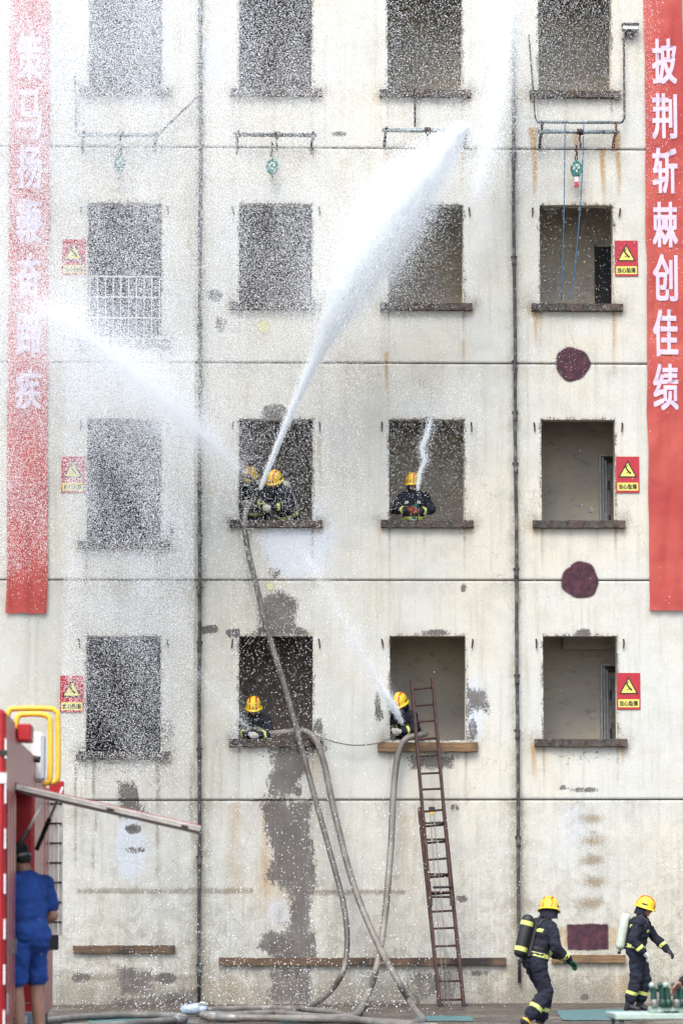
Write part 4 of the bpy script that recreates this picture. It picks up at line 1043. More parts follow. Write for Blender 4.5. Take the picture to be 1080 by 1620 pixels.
def person(label, loc, rz, J, kit, seed=1, group=None):
    V = lambda k: Vector(J[k])
    root = empty('person', loc, rz); tag(root, label, 'person', group)
    pel, neck, head = V('pelvis'), V('neck'), V('head')
    up = (neck - pel).normalized(); shv = (V('shL') - V('shR')).normalized(); fwd = shv.cross(up).normalized() * -1   # towards -Y when facing -Y
    fwd = up.cross(shv).normalized() if up.cross(shv).y < 0 else -up.cross(shv).normalized()
    m3 = Matrix((shv, -fwd, up)).transposed()
    HM = Matrix.Translation(head) @ Matrix.Rotation(J.get('hyaw', 0), 4, 'Z') @ Matrix.Rotation(J.get('hpitch', 0), 4, 'X') @ Matrix.Rotation(J.get('hroll', 0), 4, 'Y')
    H3 = HM.to_3x3()
    def hp(x, y, z): return HM @ Vector((x, y, z))
    # --- body: head, neck, trunk and limbs in one skin
    sh = [('e', hp(0, 0.012, 0.03), (0.076, 0.095, 0.095), H3), ('e', hp(0, -0.02, -0.045), (0.058, 0.068, 0.075), H3), ('c', hp(0, 0.02, -0.06), neck, 0.056, 0.06),
          ('c', hp(0, -0.09, 0.005), hp(0, -0.108, -0.025), 0.012, 0.016), ('c', hp(-0.04, -0.078, 0.03), hp(0.04, -0.078, 0.03), 0.016, 0.016), ('e', hp(0, -0.072, -0.09), (0.03, 0.022, 0.02), H3),
          ('c', hp(-0.02, -0.082, -0.055), hp(0.02, -0.082, -0.055), 0.013, 0.013)]
    for s in (-1, 1): sh.append(('e', hp(s * 0.08, 0.012, -0.005), (0.012, 0.022, 0.034), H3))
    sh += [('c', pel, neck - up * 0.15, 0.12, 0.12), ('c', V('shL'), V('shR'), 0.05, 0.05)]
    for s in 'LR':
        bare = kit.get('short')
        sh += [('c', V('sh' + s), V('el' + s), 0.052, 0.043), ('c', V('el' + s), V('wr' + s), 0.043, 0.029), ('c', V('hip' + s), V('kn' + s), 0.082, 0.058), ('c', V('kn' + s), V('kn' + s).lerp(V('an' + s), .35), 0.056, 0.060), ('c', V('kn' + s).lerp(V('an' + s), .35), V('an' + s), 0.060, 0.038)]
        if not kit.get('gloves'):
            sh += hand_shapes(V('wr' + s), V('wr' + s) - V('el' + s), J.get('palm' + s, (0, -0.5, -1)), 1 if s == 'L' else -1, kit.get('curl', 0.5))
    body = link('body', blob_mesh(sh, kit.get('vox', 0.010), 2), MAT['skin'], root)
    for s in (-1, 1):
        b2 = bmesh.new(); bmesh.ops.create_icosphere(b2, subdivisions=2, radius=1, matrix=HM @ Matrix.Translation((s * 0.031, -0.083, 0.008)) @ Matrix.Diagonal((0.014, 0.008, 0.006, 1))); bm_obj('eye', b2, MAT['eye_dark'], root, smooth=True)
    b2 = bmesh.new(); bmesh.ops.create_icosphere(b2, subdivisions=2, radius=1, matrix=HM @ Matrix.Translation((0, -0.092, -0.056)) @ Matrix.Diagonal((0.022, 0.006, 0.006, 1))); bm_obj('mouth', b2, MAT['lip'], root, smooth=True)
    # --- jacket
    k = kit.get('bulk', 1.0); jm = kit['jacket']
    mid = pel.lerp(neck, 0.42)
    sh = [('e', neck - up * 0.15, (0.195 * k, 0.14 * k, 0.20), m3), ('e', mid, (0.172 * k, 0.135 * k, 0.20), m3), ('e', pel + up * 0.02, (0.182 * k, 0.145 * k, 0.15), m3), ('c', V('shL'), V('shR'), 0.074 * k, 0.074 * k), ('c', neck - up * 0.03, neck + up * 0.035, 0.085, 0.075 if k > 1 else 0.062)]
    if kit.get('short'): sh[-1] = ('c', neck - up * 0.06, neck - up * 0.0, 0.09, 0.066)
    for s in 'LR':
        a, e, w_ = V('sh' + s), V('el' + s), V('wr' + s)
        if kit.get('short'): sh.append(('c', a, a.lerp(e, 0.72), 0.073, 0.066))
        else: sh += [('c', a, e, 0.076 * k, 0.064 * k), ('c', e, e.lerp(w_, 0.92), 0.064 * k, 0.052 * k)]
    jme = blob_mesh(sh, 0.016, 3, 0.020 if k > 1 else 0.011, seed); jo = link('shirt' if kit.get('short') else 'jacket', jme, jm, root)
    # --- trousers
    sh = [('e', pel - up * 0.02, (0.165 * k, 0.13 * k, 0.13), m3)]
    for s in 'LR':
        h_, kn, an = V('hip' + s), V('kn' + s), V('an' + s)
        if kit.get('short'): sh.append(('c', h_, h_.lerp(kn, 0.80), 0.095, 0.086))
        else: sh += [('c', h_, kn, 0.10 * k, 0.084 * k), ('c', kn, kn.lerp(an, 0.72), 0.084 * k, 0.078 * k)]
    tme = blob_mesh(sh, 0.016, 3, 0.018, seed + 5); to_ = link('shorts' if kit.get('short') else 'trousers', tme, kit.get('trousers', jm), root)
    # --- boots
    for s in 'LR':
        kn, an = V('kn' + s), V('an' + s); toe = an + Vector(J.get('toe' + s, (0, -0.15, -0.05))); d = (toe - an); heel = an + Vector((0, 0.03, -0.045)) if 'toe' + s not in J else an - d.normalized() * 0.05 + Vector((0, 0, -0.02))
        sh = [('c', an, toe, 0.046, 0.042), ('c', an, heel, 0.046, 0.042)]
        if not kit.get('short'): sh += [('c', kn.lerp(an, 0.55), an, 0.064, 0.052)]
        bo = link('boot' if not kit.get('short') else 'shoe', blob_mesh(sh, 0.013, 2), MAT['black_rubber'], root)
        if kit.get('bootband'):
            bvb = bvh_of(bo.data); bm_obj('boot_band', band(bvb, kn.lerp(an, 0.95), an - kn, 0.012), MAT['yellow_tube'], root)
    # --- gloves
    if kit.get('gloves'):
        for s in 'LR':
            gm = kit['gloves'] if not isinstance(kit['gloves'], dict) else kit['gloves'][s]
            g = blob_mesh(hand_shapes(V('wr' + s), V('wr' + s) - V('el' + s), J.get('palm' + s, (0, -0.5, -1)), 1 if s == 'L' else -1, kit.get('curl', 0.8), 1.22), 0.009, 1)
            link('glove', g, gm, root)
    # --- reflective bands
    if kit.get('bands', True) and not kit.get('short'):
        bv = bvh_of(jme); rm = MAT['reflective']
        bm_obj('waist_band', band(bv, pel.lerp(neck, 0.10), up, 0.026), rm, root)
        for s in 'LR':
            e, w_ = V('el' + s), V('wr' + s); c_ = e.lerp(w_, 0.62)
            bm_obj('sleeve_band', band(bv, c_, w_ - e, 0.024, maxd=0.12), rm, root)
        for sx in (-0.1, 0.1):
            bm_obj('chest_patch', patch(bv, neck - up * 0.17 + shv * sx, fwd, up, 0.06, 0.045), MAT['silver_tape'] if kit.get('pale') else rm, root)
            bm_obj('back_patch', patch(bv, neck - up * 0.14 + shv * sx * 1.2, -fwd, up, 0.12, 0.045), rm, root)
        bvt = bvh_of(tme)
        for s in 'LR':
            kn, an = V('kn' + s), V('an' + s)
            bm_obj('leg_band', band(bvt, kn.lerp(an, 0.50), an - kn, 0.026, maxd=0.14), rm, root)
    # --- belt and breathing set
    if kit.get('belt', True) and not kit.get('short'):
        bm_obj('belt', band(bvh_of(jme), pel.lerp(neck, 0.26), up, 0.022, 0.008), MAT['black_rubber'], root)
    if kit.get('tank'):
        tm = kit['tank']; c_ = neck - up * 0.25 - fwd * 0.235; tilt = Matrix.Translation(c_) @ m3.to_4x4()
        bm = bmesh.new(); lathe(bm, [(0, -0.27), (0.04, -0.268), (0.07, -0.24), (0.078, -0.2), (0.078, 0.2), (0.07, 0.245), (0.04, 0.272), (0, 0.275)], 20, tilt)
        tk = bm_obj('air_cylinder', bm, tm, root, smooth=True)
        bm = bmesh.new(); lathe(bm, [(0, -0.34), (0.022, -0.34), (0.028, -0.30), (0.02, -0.265)], 10, tilt); bm_obj('valve', bm, MAT['dull_metal'], tk)
        tubeo('valve_knob', [c_ - up * 0.32 - fwd * 0.0 - shv * 0.03, c_ - up * 0.32 - shv * 0.09], 0.02, MAT['ink'], tk, 8)
        if kit.get('tankband'):
            bvk = bvh_of(tk.data)
            for z in (-0.17, 0.16): bm_obj('cylinder_band', band(bvk, c_ + up * z, up, 0.03), MAT['reflective'], tk)
        bm = bmesh.new(); bmesh.ops.create_cube(bm, size=1, matrix=Matrix.Translation(neck - up * 0.27 - fwd * 0.15) @ m3.to_4x4() @ Matrix.Diagonal((0.22, 0.03, 0.46, 1))); bm_obj('back_plate', bm, MAT['black_rubber'], root, bevel=0.012)
        for sx in (-0.11, 0.11):
            pts = []
            bvj = bvh_of(jme)
            for t in range(9):
                a = math.pi * (t / 8); o_ = neck - up * 0.12 + shv * sx; d = (-fwd * math.cos(a) + up * math.sin(a)).normalized(); hit = bvj.ray_cast(o_, d, 0.5)
                if hit[0] is not None: pts.append(hit[0] + d * 0.008)
            if len(pts) > 3: tubeo('shoulder_strap', pts, 0.018, MAT['black_rubber'], root, 6)
    if kit.get('helmet', True) and not kit.get('cap'): helmet(root, HM)
    if kit.get('cap') or kit.get('hair'):
        b2 = bmesh.new(); rows = []
        for j in range(9):
            th = math.pi / 2 * (1 - j / 8) ; low = -0.35 if j == 8 else 0
        hs = [('e', hp(0, 0.022, 0.052), (0.086, 0.10, 0.088), H3), ('e', hp(0, 0.055, 0.0), (0.076, 0.062, 0.08), H3)]
        ho = link('hair', blob_mesh(hs, 0.010, 2), MAT['hair'], root)
        if kit.get('cap'): bm_obj('headband', band(bvh_of(ho.data), hp(0, 0.03, 0.0), H3 @ Vector((0, 0.12, 1)), 0.010, 0.004), MAT['dull_metal'], ho)
    return root
def std(**kw):
    J = dict(pelvis=(0, 0, .95), neck=(0, 0, 1.43), head=(0, -.03, 1.585), shL=(.185, 0, 1.375), shR=(-.185, 0, 1.375), elL=(.27, .03, 1.10), elR=(-.27, .03, 1.10), wrL=(.27, -.1, .87), wrR=(-.27, -.1, .87),
             hipL=(.095, 0, .90), hipR=(-.095, 0, .90), knL=(.11, -.03, .5), knR=(-.11, -.03, .5), anL=(.115, .02, .095), anR=(-.115, .02, .095))
    J.update(kw); return J
FF = dict(jacket=MAT['navy_cloth'], bulk=1.12, gloves=MAT['glove_white'])
# walking firefighter seen from behind-left, green glove
c = G(846, 1638)
person('firefighter in navy walking with black air cylinder and green glove', (c.x, c.y, 0), R(112), std(
    pelvis=(0, .0, .95), neck=(0, -.13, 1.42), head=(.02, -.22, 1.555), hpitch=R(14), hyaw=R(52), hroll=R(0), shL=(.18, -.10, 1.36), shR=(-.19, -.14, 1.355),
    elR=(-.30, -.15, 1.09), wrR=(-.25, -.36, .93), elL=(.27, -.2, 1.1), wrL=(.2, -.42, .98),
    knR=(-.115, -.10, .52), anR=(-.12, .20, .17), toeR=(0, -.10, -.12), knL=(.10, -.22, .53), anL=(.10, -.10, .10)),
    dict(FF, gloves=MAT['glove_green'], tank=MAT['black_rubber'], tankband=True, bootband=True), 3, 'firefighters in navy kit')
c = G(1008, 1603)
person('firefighter in navy walking right with pale air cylinder, beside the right edge', (c.x, c.y, 0), R(72), std(
    pelvis=(0, .02, .94), neck=(0, -.07, 1.41), head=(0, -.13, 1.56), hpitch=R(18), hyaw=R(6), shL=(.185, -.05, 1.355), shR=(-.185, -.07, 1.355),
    elR=(-.29, .00, 1.09), wrR=(-.25, -.15, .90), elL=(.25, -.22, 1.12), wrL=(.22, -.42, .93), knL=(.10, -.10, .5), anL=(.10, .0, .10), knR=(-.11, .0, .5), anR=(-.12, .12, .11)),
    dict(FF, gloves={'L': MAT['black_rubber'], 'R': MAT['glove_white']}, tank=MAT['tank_white']), 5, 'firefighters in navy kit')
# window firefighters
FLOOR = {ri: JOINTS[ri] + 0.06 for ri in range(4)}
def winman(px, py_top, ri, y, rz, J, kit, label, seed):
    x = P(px, py_top + 25, y).x
    top = P(px, py_top, y).z - FLOOR[ri]
    m = J['head'][2] + 0.165 * math.cos(J.get('hpitch', 0)) + 0.02
    dz = top - m
    return person(label, (x, y, FLOOR[ri] + max(dz, 0.0) if dz > 0 else FLOOR[ri] + dz), rz, J, kit, seed, 'firefighters in navy kit')
hold = dict(elL=(.31, -.10, 1.13), elR=(-.31, -.10, 1.13), wrL=(.10, -.34, 1.09), wrR=(-.06, -.33, 1.12), palmL=(-1, 0, .3), palmR=(1, 0, .3))
winman(653, 748, 1, .50, R(-6), std(hpitch=R(10), hyaw=R(-14), **hold), dict(FF, gloves=MAT['glove_red'], pale=True, curl=1.0), 'firefighter upright in the middle row window aiming a thin wavering jet', 7)
lean = dict(pelvis=(0, .18, .93), neck=(0, -.12, 1.36), head=(0, -.2, 1.50), shL=(.185, -.1, 1.31), shR=(-.185, -.1, 1.31), hipL=(.095, .18, .9), hipR=(-.095, .18, .9), hpitch=R(30),
            elL=(.28, -.2, 1.08), elR=(-.28, -.2, 1.08), wrL=(.09, -.42, 1.03), wrR=(-.07, -.40, 1.05), palmL=(-1, 0, .3), palmR=(1, 0, .3))
winman(446, 747, 1, .55, R(-38), std(**{**lean, 'hroll': R(10)}), dict(FF, tank=MAT['tank_white'], curl=1.0), 'firefighter with orange striped helmet leaning left behind the big jet', 9)
winman(402, 741, 1, .95, R(-20), std(**lean), dict(FF, curl=1.0), 'firefighter half hidden in spray behind the big jet, pale yellow helmet', 11)
winman(403, 1104, 0, .42, R(-6), std(**{**lean, 'hpitch': R(26)}), dict(FF, tank=MAT['tank_white'], pale=True, curl=1.0), 'firefighter crouched over the sill in the lower left middle window', 13)
winman(639, 1098, 0, .40, R(-22), std(**{**lean, 'hyaw': R(-10)}), dict(FF, curl=1.0), 'firefighter behind the ladder top spraying from the lower window', 15)
# man in blue at the truck
c = P(47, 1500, -31.0)
STEP_Z = 0.50
person('man in blue shirt and shorts seen from behind at the fire truck', (c.x, -31.0, STEP_Z), R(226), std(
    pelvis=(0, .02, .93), neck=(0, -.05, 1.42), head=(0, -.13, 1.545), hpitch=R(32), shL=(.20, -.03, 1.36), shR=(-.20, -.03, 1.36), elR=(-.25, .02, 1.09), wrR=(-.19, -.20, 0.98), elL=(.25, -.1, 1.1), wrL=(.15, -.36, 1.06)),
    dict(jacket=MAT['blue_cloth'], short=True, hair=True, cap=True, helmet=False, bands=False, curl=0.7, vox=0.009), 17)
# person at the right edge, arm over the table
c = P(1172, 1560, -29.0)
person('person in dark clothes at the right edge reaching over the pale table', (c.x, -29.0, 0.0), R(-82), std(
    pelvis=(0, .05, .95), neck=(0, -.12, 1.40), head=(0, -.2, 1.54), hpitch=R(30), shL=(.185, -.10, 1.345), shR=(-.185, -.10, 1.345), elR=(-.27, -.05, 1.12), wrR=(-.2, -.08, .9), elL=(.22, -.36, 1.16), wrL=(.12, -.56, 1.0)),
    dict(jacket=MAT['black_cloth'], bulk=1.02, hair=True, helmet=False, bands=False, belt=False, curl=0.7), 19)

# nozzles
def nozzle(p0, p1, mat, label):
    p0 = Vector(p0); p1 = Vector(p1); d = (p1 - p0).normalized()
    root = empty('hose_nozzle', p0); tag(root, label, 'nozzle', 'hand-held hose nozzles'); L_ = (p1 - p0).length
    q = d.to_track_quat('Z', 'Y').to_matrix().to_4x4()
    bm = bmesh.new(); lathe(bm, [(0, 0), (.03, 0), (.032, .1), (.04, .11), (.04, .16), (.028, .17), (.024, L_ * .7), (.036, L_ * .72), (.038, L_ * .95), (.02, L_)], 14, q); bm_obj('barrel', bm, mat, root, smooth=True)
    bm = bmesh.new(); lathe(bm, [(.041, .115), (.046, .12), (.046, .15), (.041, .155)], 14, q); bm_obj('coupling', bm, MAT['silver_tape'], root, smooth=True)
NZ = {}
def nz(key, px, py, y, tox, toy, ty, mat, label):
    a = P(px, py, y); b_ = P(tox, toy, ty); d = (b_ - a).normalized(); NZ[key] = a; nozzle(a - d * 0.42, a, mat, label)
nz('j1', 411, 776, .0, 470, 620, -1.2, MAT['ink'], 'nozzle throwing the big white jet from the middle row window')
nz('j2', 392, 752, .02, 150, 540, -4, MAT['ink'], 'nozzle spraying left from the middle row window edge')
nz('j4', 658, 797, .12, 680, 660, -.6, MAT['green_paint'], 'green nozzle held upright in the middle row window')
nz('j5', 637, 1147, .02, 610, 1100, -.5, MAT['dark_steel'], 'nozzle pointing up left in the ladder window')
nz('j6', 400, 1160, .02, 345, 1095, -.8, MAT['green_paint'], 'green nozzle resting on the lower left middle sill')

# ------------------------------------------------------------------ fire truck
def truck():
    Y0, Y1 = -33.2, -22.6
    xs = P(8, 1500, Y0).x
    root = empty('fire_truck', (xs - 1.25, (Y0 + Y1) / 2, 0)); tag(root, 'red fire truck at the left edge with yellow roof rails and raised locker flap', 'fire truck')
    ox, oy = root.location.x, root.location.y
    def b(name, x0, x1, y0, y1, z0, z1, mat, bevel=0, par=None): return boxo(name, x0 - ox, x1 - ox, y0 - oy, y1 - oy, z0, z1, MAT[mat], par or root, bevel)
    zr = P(8, 1122, Y0).z
    L0, L1 = -31.6, -27.6                 # open locker
    body = b('body', xs - 2.5, xs, Y0, L0, 0.62, zr, 'red_paint', 0.03)
    b('body', xs - 2.5, xs - 0.55, L0 + .004, L1 - .004, 0.62, zr - .14, 'red_paint', 0.02)
    b('body', xs - 2.5, xs, L1, Y1 - 2.6, 0.62, zr - .14, 'red_paint', 0.03)
    b('cab', xs - 2.45, xs + 0.0, Y1 - 2.5, Y1, 0.55, zr - 0.3, 'red_paint', 0.06)
    b('windscreen', xs - 2.3, xs - 0.15, Y1 + 0.002, Y1 + 0.02, 1.5, zr - 0.55, 'ink')
    b('locker_roof', xs - 0.545, xs - 0.002, L0 + .006, L1 - .006, zr - 0.5, zr - .15, 'red_paint')
    b('locker_shelf', xs - 0.54, xs - 0.03, L0 + .006, L1 - .006, 1.62, 1.66, 'aluminium')
    b('locker_floor', xs - 0.54, xs - 0.01, L0 + .006, L1 - .006, 0.66, 0.72, 'aluminium')
    for k in range(4): b('stowed_case', xs - 0.5, xs - 0.1, L0 + .3 + .9 * k, L0 + 0.95 + .9 * k, 1.661, 2.05 + .1 * (k % 2), ('black_rubber', 'dull_metal', 'red_paint', 'black_rubber')[k], 0.02)
    b('under_frame', xs - 2.3, xs - 0.2, Y0 + 0.1, Y1 - 0.1, 0.45, 0.60, 'ink')
    b('side_skirt', xs - 0.06, xs - 0.012, Y0 + .02, L0 - .02, 0.35, 0.60, 'red_paint')
    # corner marker tape and side stripe
    for k in range(7):
        z = 0.75 + 0.34 * k; b('marker_tape', xs - 0.010, xs + 0.004, Y0 - 0.005, Y0 + 0.05, z, z + 0.15, 'white_tape')
    for k in range(3):
        b('side_panel', xs + 0.002, xs + 0.012, Y0 + .12 + .5 * k, Y0 + .52 + .5 * k, 0.8, zr - .6, 'red_paint', 0.004)
        b('panel_handle', xs + 0.013, xs + 0.024, Y0 + .44 + .5 * k, Y0 + .47 + .5 * k, 1.3, 1.42, 'dull_metal', 0.004)
    b('data_plate', xs + 0.0125, xs + 0.016, Y0 + .14, Y0 + .34, 0.86, 1.02, 'white_tape')
    b('band_clamp', xs - 0.2, xs + 0.008, Y0 - 0.008, Y0 + 0.03, zr - 0.35, zr - 0.31, 'ink'); b('white_label', xs - 0.06, xs + 0.006, Y0 - 0.010, Y0 + 0.03, zr - 0.56, zr - 0.48, 'white_tape')
    # fold-down step
    st = b('step', xs - 0.02, xs + 0.55, -31.5, -28.2, 0.44, 0.49, 'aluminium', 0.008)
    for y in (-31.4, -28.3):
        tubeo('step_strut', [(xs - 0.1 - ox, y - oy, 0.62), (xs + 0.5 - ox, y - oy, 0.46)], 0.02, MAT['dark_steel'], root, 6)
    # wheels
    for (wy, wxp) in ((Y0 + 1.6, xs - 0.16), (Y0 + 1.6, xs - 2.34), (Y1 - 1.6, xs - 0.16), (Y1 - 1.6, xs - 2.34)):
        bm = bmesh.new(); lathe(bm, [(.28, -.14), (.46, -.15), (.5, -.1), (.5, .1), (.46, .15), (.28, .14)], 28, Matrix.Translation((wxp - ox, wy - oy, .5)) @ Matrix.Rotation(math.pi / 2, 4, 'Y')); wh = bm_obj('wheel', bm, MAT['black_rubber'], root, smooth=True)
        bm = bmesh.new(); lathe(bm, [(0, -.1), (.27, -.12), (.285, .0), (.27, .12), (0, .1)], 20, Matrix.Translation((wxp - ox, wy - oy, .5)) @ Matrix.Rotation(math.pi / 2, 4, 'Y')); bm_obj('rim', bm, MAT['dull_metal'], wh, smooth=True)
    # raised flap: tip measured from the photograph, hinge on the body side
    fy0, fy1 = L0 + 0.1, L0 + 1.5
    h = P(30, 1243, fy0); t = P(318, 1310, fy0)
    a = Vector((xs + 0.0 - ox, 0, h.z)); e = Vector((t.x - ox, 0, t.z)); d = (e - a).normalized(); n = Vector((-d.z, 0, d.x))
    def plate(name, off0, off1, ya, yb, mat, s0=0, s1=None):
        s1 = s1 or (e - a).length; bm = bmesh.new(); c = []
        for (s, o_) in ((s0, off0), (s1, off0), (s1, off1), (s0, off1)): c.append(a + d * s + n * o_)
        A = [bm.verts.new((p.x, ya - oy, p.z)) for p in c]; B = [bm.verts.new((p.x, yb - oy, p.z)) for p in c]
        bm.faces.new(A); bm.faces.new(B[::-1])
        for i in range(4): bm.faces.new((A[i], B[i], B[(i + 1) % 4], A[(i + 1) % 4]))
        return bm_obj(name, bm, MAT[mat], root, bevel=0.005)
    fl = plate('locker_flap', -0.030, 0.016, fy0, fy1, 'aluminium'); plate('flap_skin', 0.017, 0.022, fy0 + .01, fy1 - .01, 'red_paint'); plate('flap_trim', -0.006, 0.012, fy0 - 0.008, fy0 - 0.002, 'aluminium', 0.05)
    for k_ in (0.75, 1.36): plate('flap_rivet_plate', -0.028, -0.008, fy0 - 0.01, fy0 - 0.002, 'rust_steel', k_, k_ + 0.06)
    for (px0, py0, px1, py1, y) in ((65, 1290, 22, 1355, fy0 + .1), (97, 1265, 58, 1345, fy1 - .1)):
        p = P(px0 + 3, py0 - 20, y); q = P(px1, py1, y); m_ = p.lerp(q, 0.5); o3 = Vector((ox, oy, 0))
        tubeo('gas_strut', [p - o3, m_ - o3], 0.011, MAT['silver_tape'], root, 8); tubeo('strut_sleeve', [m_ - o3, q - o3], 0.019, MAT['ink'], root, 8)
    # yellow roof rails at the far end
    for (px0, px1, py0, py1, y) in ((10, 92, 1121, 1238, -24.2), (24, 80, 1130, 1240, -25.4)):
        q = [P(px0, py0 + 25, y), P(px0 + 5, py0 + 4, y), P(px0 + 16, py0, y), P(px1 - 14, py0, y), P(px1 - 3, py0 + 5, y), P(px1, py0 + 18, y), P(px1, py1 - 14, y), P(px1 - 5, py1 - 2, y), P(px1 - 16, py1, y), P(px0 + 14, py1, y)]
        tubeo('roof_rail', [p - Vector((ox, oy, 0)) for p in q], 0.028, MAT['yellow_tube'], root, 10, 5)
    # roof gear
    def pbox(name, px0, px1, py0, py1, y, dep, mat, bev=0.01):
        p = P(px0, py1, y); q = P(px1, py0, y); return b(name, p.x, q.x, y, y + dep, p.z, q.z, mat, bev)
    pbox('hose_reel_cover', 27, 50, 1145, 1172, -31.2, .5, 'red_paint'); pbox('reel_hub', 20, 26, 1150, 1170, -31.25, .3, 'ink')
    pbox('roof_monitor', 50, 70, 1158, 1236, -27.5, .5, 'white_tape', .03); pbox('monitor_valve', 36, 56, 1196, 1206, -27.6, .1, 'red_paint')
    tubeo('monitor_lever', [P(52, 1200, -27.65) - Vector((ox, oy, 0)), P(64, 1202, -27.65) - Vector((ox, oy, 0))], 0.03, MAT['ink'], root, 8)
    pbox('end_post', 78, 101, 1236, 1256, -23.4, .2, 'red_paint', .006)
    # aluminium ladder hung upright at the far end
    yl = -24.0
    ld = empty('access_ladder', (0, 0, 0), 0, root)
    for (px0, px1) in ((76, 84), (93, 100)):
        p = P(px0, 1480, yl); q = P(px1, 1257, yl); boxo('ladder_rail', p.x - ox, q.x - ox, yl - oy, yl + .07 - oy, p.z, q.z, MAT['aluminium'], ld, .004)
    p = P(84, 1478, yl); q = P(93, 1259, yl); boxo('ladder_web', p.x - ox + .003, q.x - ox - .003, yl + .02 - oy, yl + .06 - oy, p.z, q.z, MAT['aluminium'], ld)
    for k in range(7):
        z = p.z + 0.12 + (q.z - p.z - 0.2) * k / 6; tubeo('ladder_bolt', [((p.x + q.x) / 2 - .06 - ox, yl - .01 - oy, z), ((p.x + q.x) / 2 + .06 - ox, yl - .01 - oy, z)], 0.010, MAT['dark_steel'], ld, 6)
    p = P(76, 1503, yl); q = P(93, 1478, yl); boxo('ladder_shoe', p.x - ox, q.x - ox, yl - .02 - oy, yl + .09 - oy, p.z, q.z - .004, MAT['black_rubber'], ld, .01)
truck()
def container():  # invented form for an unidentified white and blue object at this spot
    c = G(48, 1640); c = P(46, 1612, -28.6); root = empty('container', (c.x, -28.6, 0.496)); tag(root, 'small pale blue pail by the feet of the man in blue', 'container')
    bm = bmesh.new(); lathe(bm, [(0, 0), (.09, 0), (.12, .24), (.125, .245), (.115, .24), (.085, .01), (0, .012)], 20); bm_obj('vessel', bm, MAT['container'], root, smooth=True)
    tubeo('bail_handle', [(.12 * math.cos(a), .03, .24 + .09 * math.sin(a)) for a in [math.pi * k / 10 for k in range(11)]], .005, MAT['dull_metal'], root, 6)
container()

# ------------------------------------------------------------------ table with hose couplings at lower right
def table():
    y = -28.4; a = P(973, 1604, y); zt = a.z; W = 1.9
    root = empty('folding_table', (a.x, y, 0)); tag(root, 'pale green table at the lower right corner', 'table')
    boxo('table_top', 0, W, 0, 0.8, zt - 0.05, zt, MAT['pale_green'], root, .006)
    for (x, yy) in ((.06, .06), (W - .06, .06), (.06, .74), (W - .06, .74)): tubeo('leg', [(x, yy, 0), (x, yy, zt - .051)], .02, MAT['dull_metal'], root, 8)
    for yy in (.06, .74): tubeo('stretcher', [(.06, yy, .25), (W - .06, yy, .25)], .012, MAT['dull_metal'], root, 8)
    r = empty('coupling_rack', (a.x + .34, y + .25, zt)); tag(r, 'dark green rack of hooked fittings standing on the pale table', 'rack')
    boxo('base', 0, 1.1, -.06, .2, 0.003, .05, MAT['pale_green'], r, .006)
    for k in range(13):
        x = .03 + .062 * k + .012 * (k % 2)
        tubeo('post', [(x, 0, .05), (x, 0, .17), (x - .012, -.01, .215), (x - .03, -.02, .23)], [.028, .028, .022, .016], MAT['dark_green'], r, 10, 4)
        bm = bmesh.new(); lathe(bm, [(.0, .05), (.033, .052), (.036, .1), (.027, .12)], 12, Matrix.Translation((x, -.06, 0))); bm_obj('fitting', bm, MAT['dark_green' if k % 3 else 'dull_metal'], r, smooth=True)
        bm = bmesh.new(); bmesh.ops.create_icosphere(bm, subdivisions=2, radius=.026, matrix=Matrix.Translation((x - .02, -.02, .245))); bm_obj('cap', bm, MAT['dark_green' if k % 2 else 'pale_green'], r, smooth=True)
    tubeo('top_rail', [(0, .06, .2), (1.05, .06, .21)], .018, MAT['dark_green'], r, 8)
    s = empty('sunglasses', (a.x + .50, y + .07, zt + .003)); tag(s, 'small dark blue glasses lying on the pale table', 'glasses')
    for x in (-.035, .035):
        bm = bmesh.new(); lathe(bm, [(0, .0), (.03, .004), (.031, .018), (0, .02)], 14, Matrix.Translation((x, 0, 0))); bm_obj('lens', bm, MAT['ink'], s, smooth=True)
        tubeo('temple', [(x * 2, 0, .01), (x * 2.2, .1, .008)], .004, MAT['rope_blue'], s, 6)
    tubeo('bridge', [(-.01, 0, .012), (.01, 0, .012)], .004, MAT['rope_blue'], s, 6)
table()

# ------------------------------------------------------------------ water
def drops_tree():
    ng = bpy.data.node_groups.new('drops', 'GeometryNodeTree')
    ng.interface.new_socket('Geometry', in_out='INPUT', socket_type='NodeSocketGeometry'); ng.interface.new_socket('Geometry', in_out='OUTPUT', socket_type='NodeSocketGeometry')
    i = ng.nodes.new('NodeGroupInput'); o = ng.nodes.new('NodeGroupOutput'); m = ng.nodes.new('GeometryNodeMeshToPoints'); a = ng.nodes.new('GeometryNodeInputNamedAttribute'); a.data_type = 'FLOAT'; a.inputs[0].default_value = 'drop_radius'
    s = ng.nodes.new('GeometryNodeSetMaterial'); s.inputs['Material'].default_value = MAT['water']
    ng.links.new(i.outputs[0], m.inputs['Mesh']); ng.links.new(a.outputs[0], m.inputs['Radius']); ng.links.new(m.outputs[0], s.inputs[0]); ng.links.new(s.outputs[0], o.inputs[0])
    return ng
DT = drops_tree()
def drops(name, pts, rad, label):
    ok = (pts[:, 2] > 0.01); ok &= ~((pts[:, 1] > -0.03)); pts = pts[ok]; rad = rad[ok]
    me = bpy.data.meshes.new(name); me.vertices.add(len(pts)); me.vertices.foreach_set('co', pts.astype(np.float32).ravel())
    at = me.attributes.new('drop_radius', 'FLOAT', 'POINT'); at.data.foreach_set('value', rad.astype(np.float32))
    me.materials.append(MAT['water'])
    o = bpy.data.objects.new(name, me); COL.objects.link(o); md = o.modifiers.new('drops', 'NODES'); md.node_group = DT
    return tag(o, label, 'water', None, 'stuff')
def V3(v): return np.array([v.x, v.y, v.z])
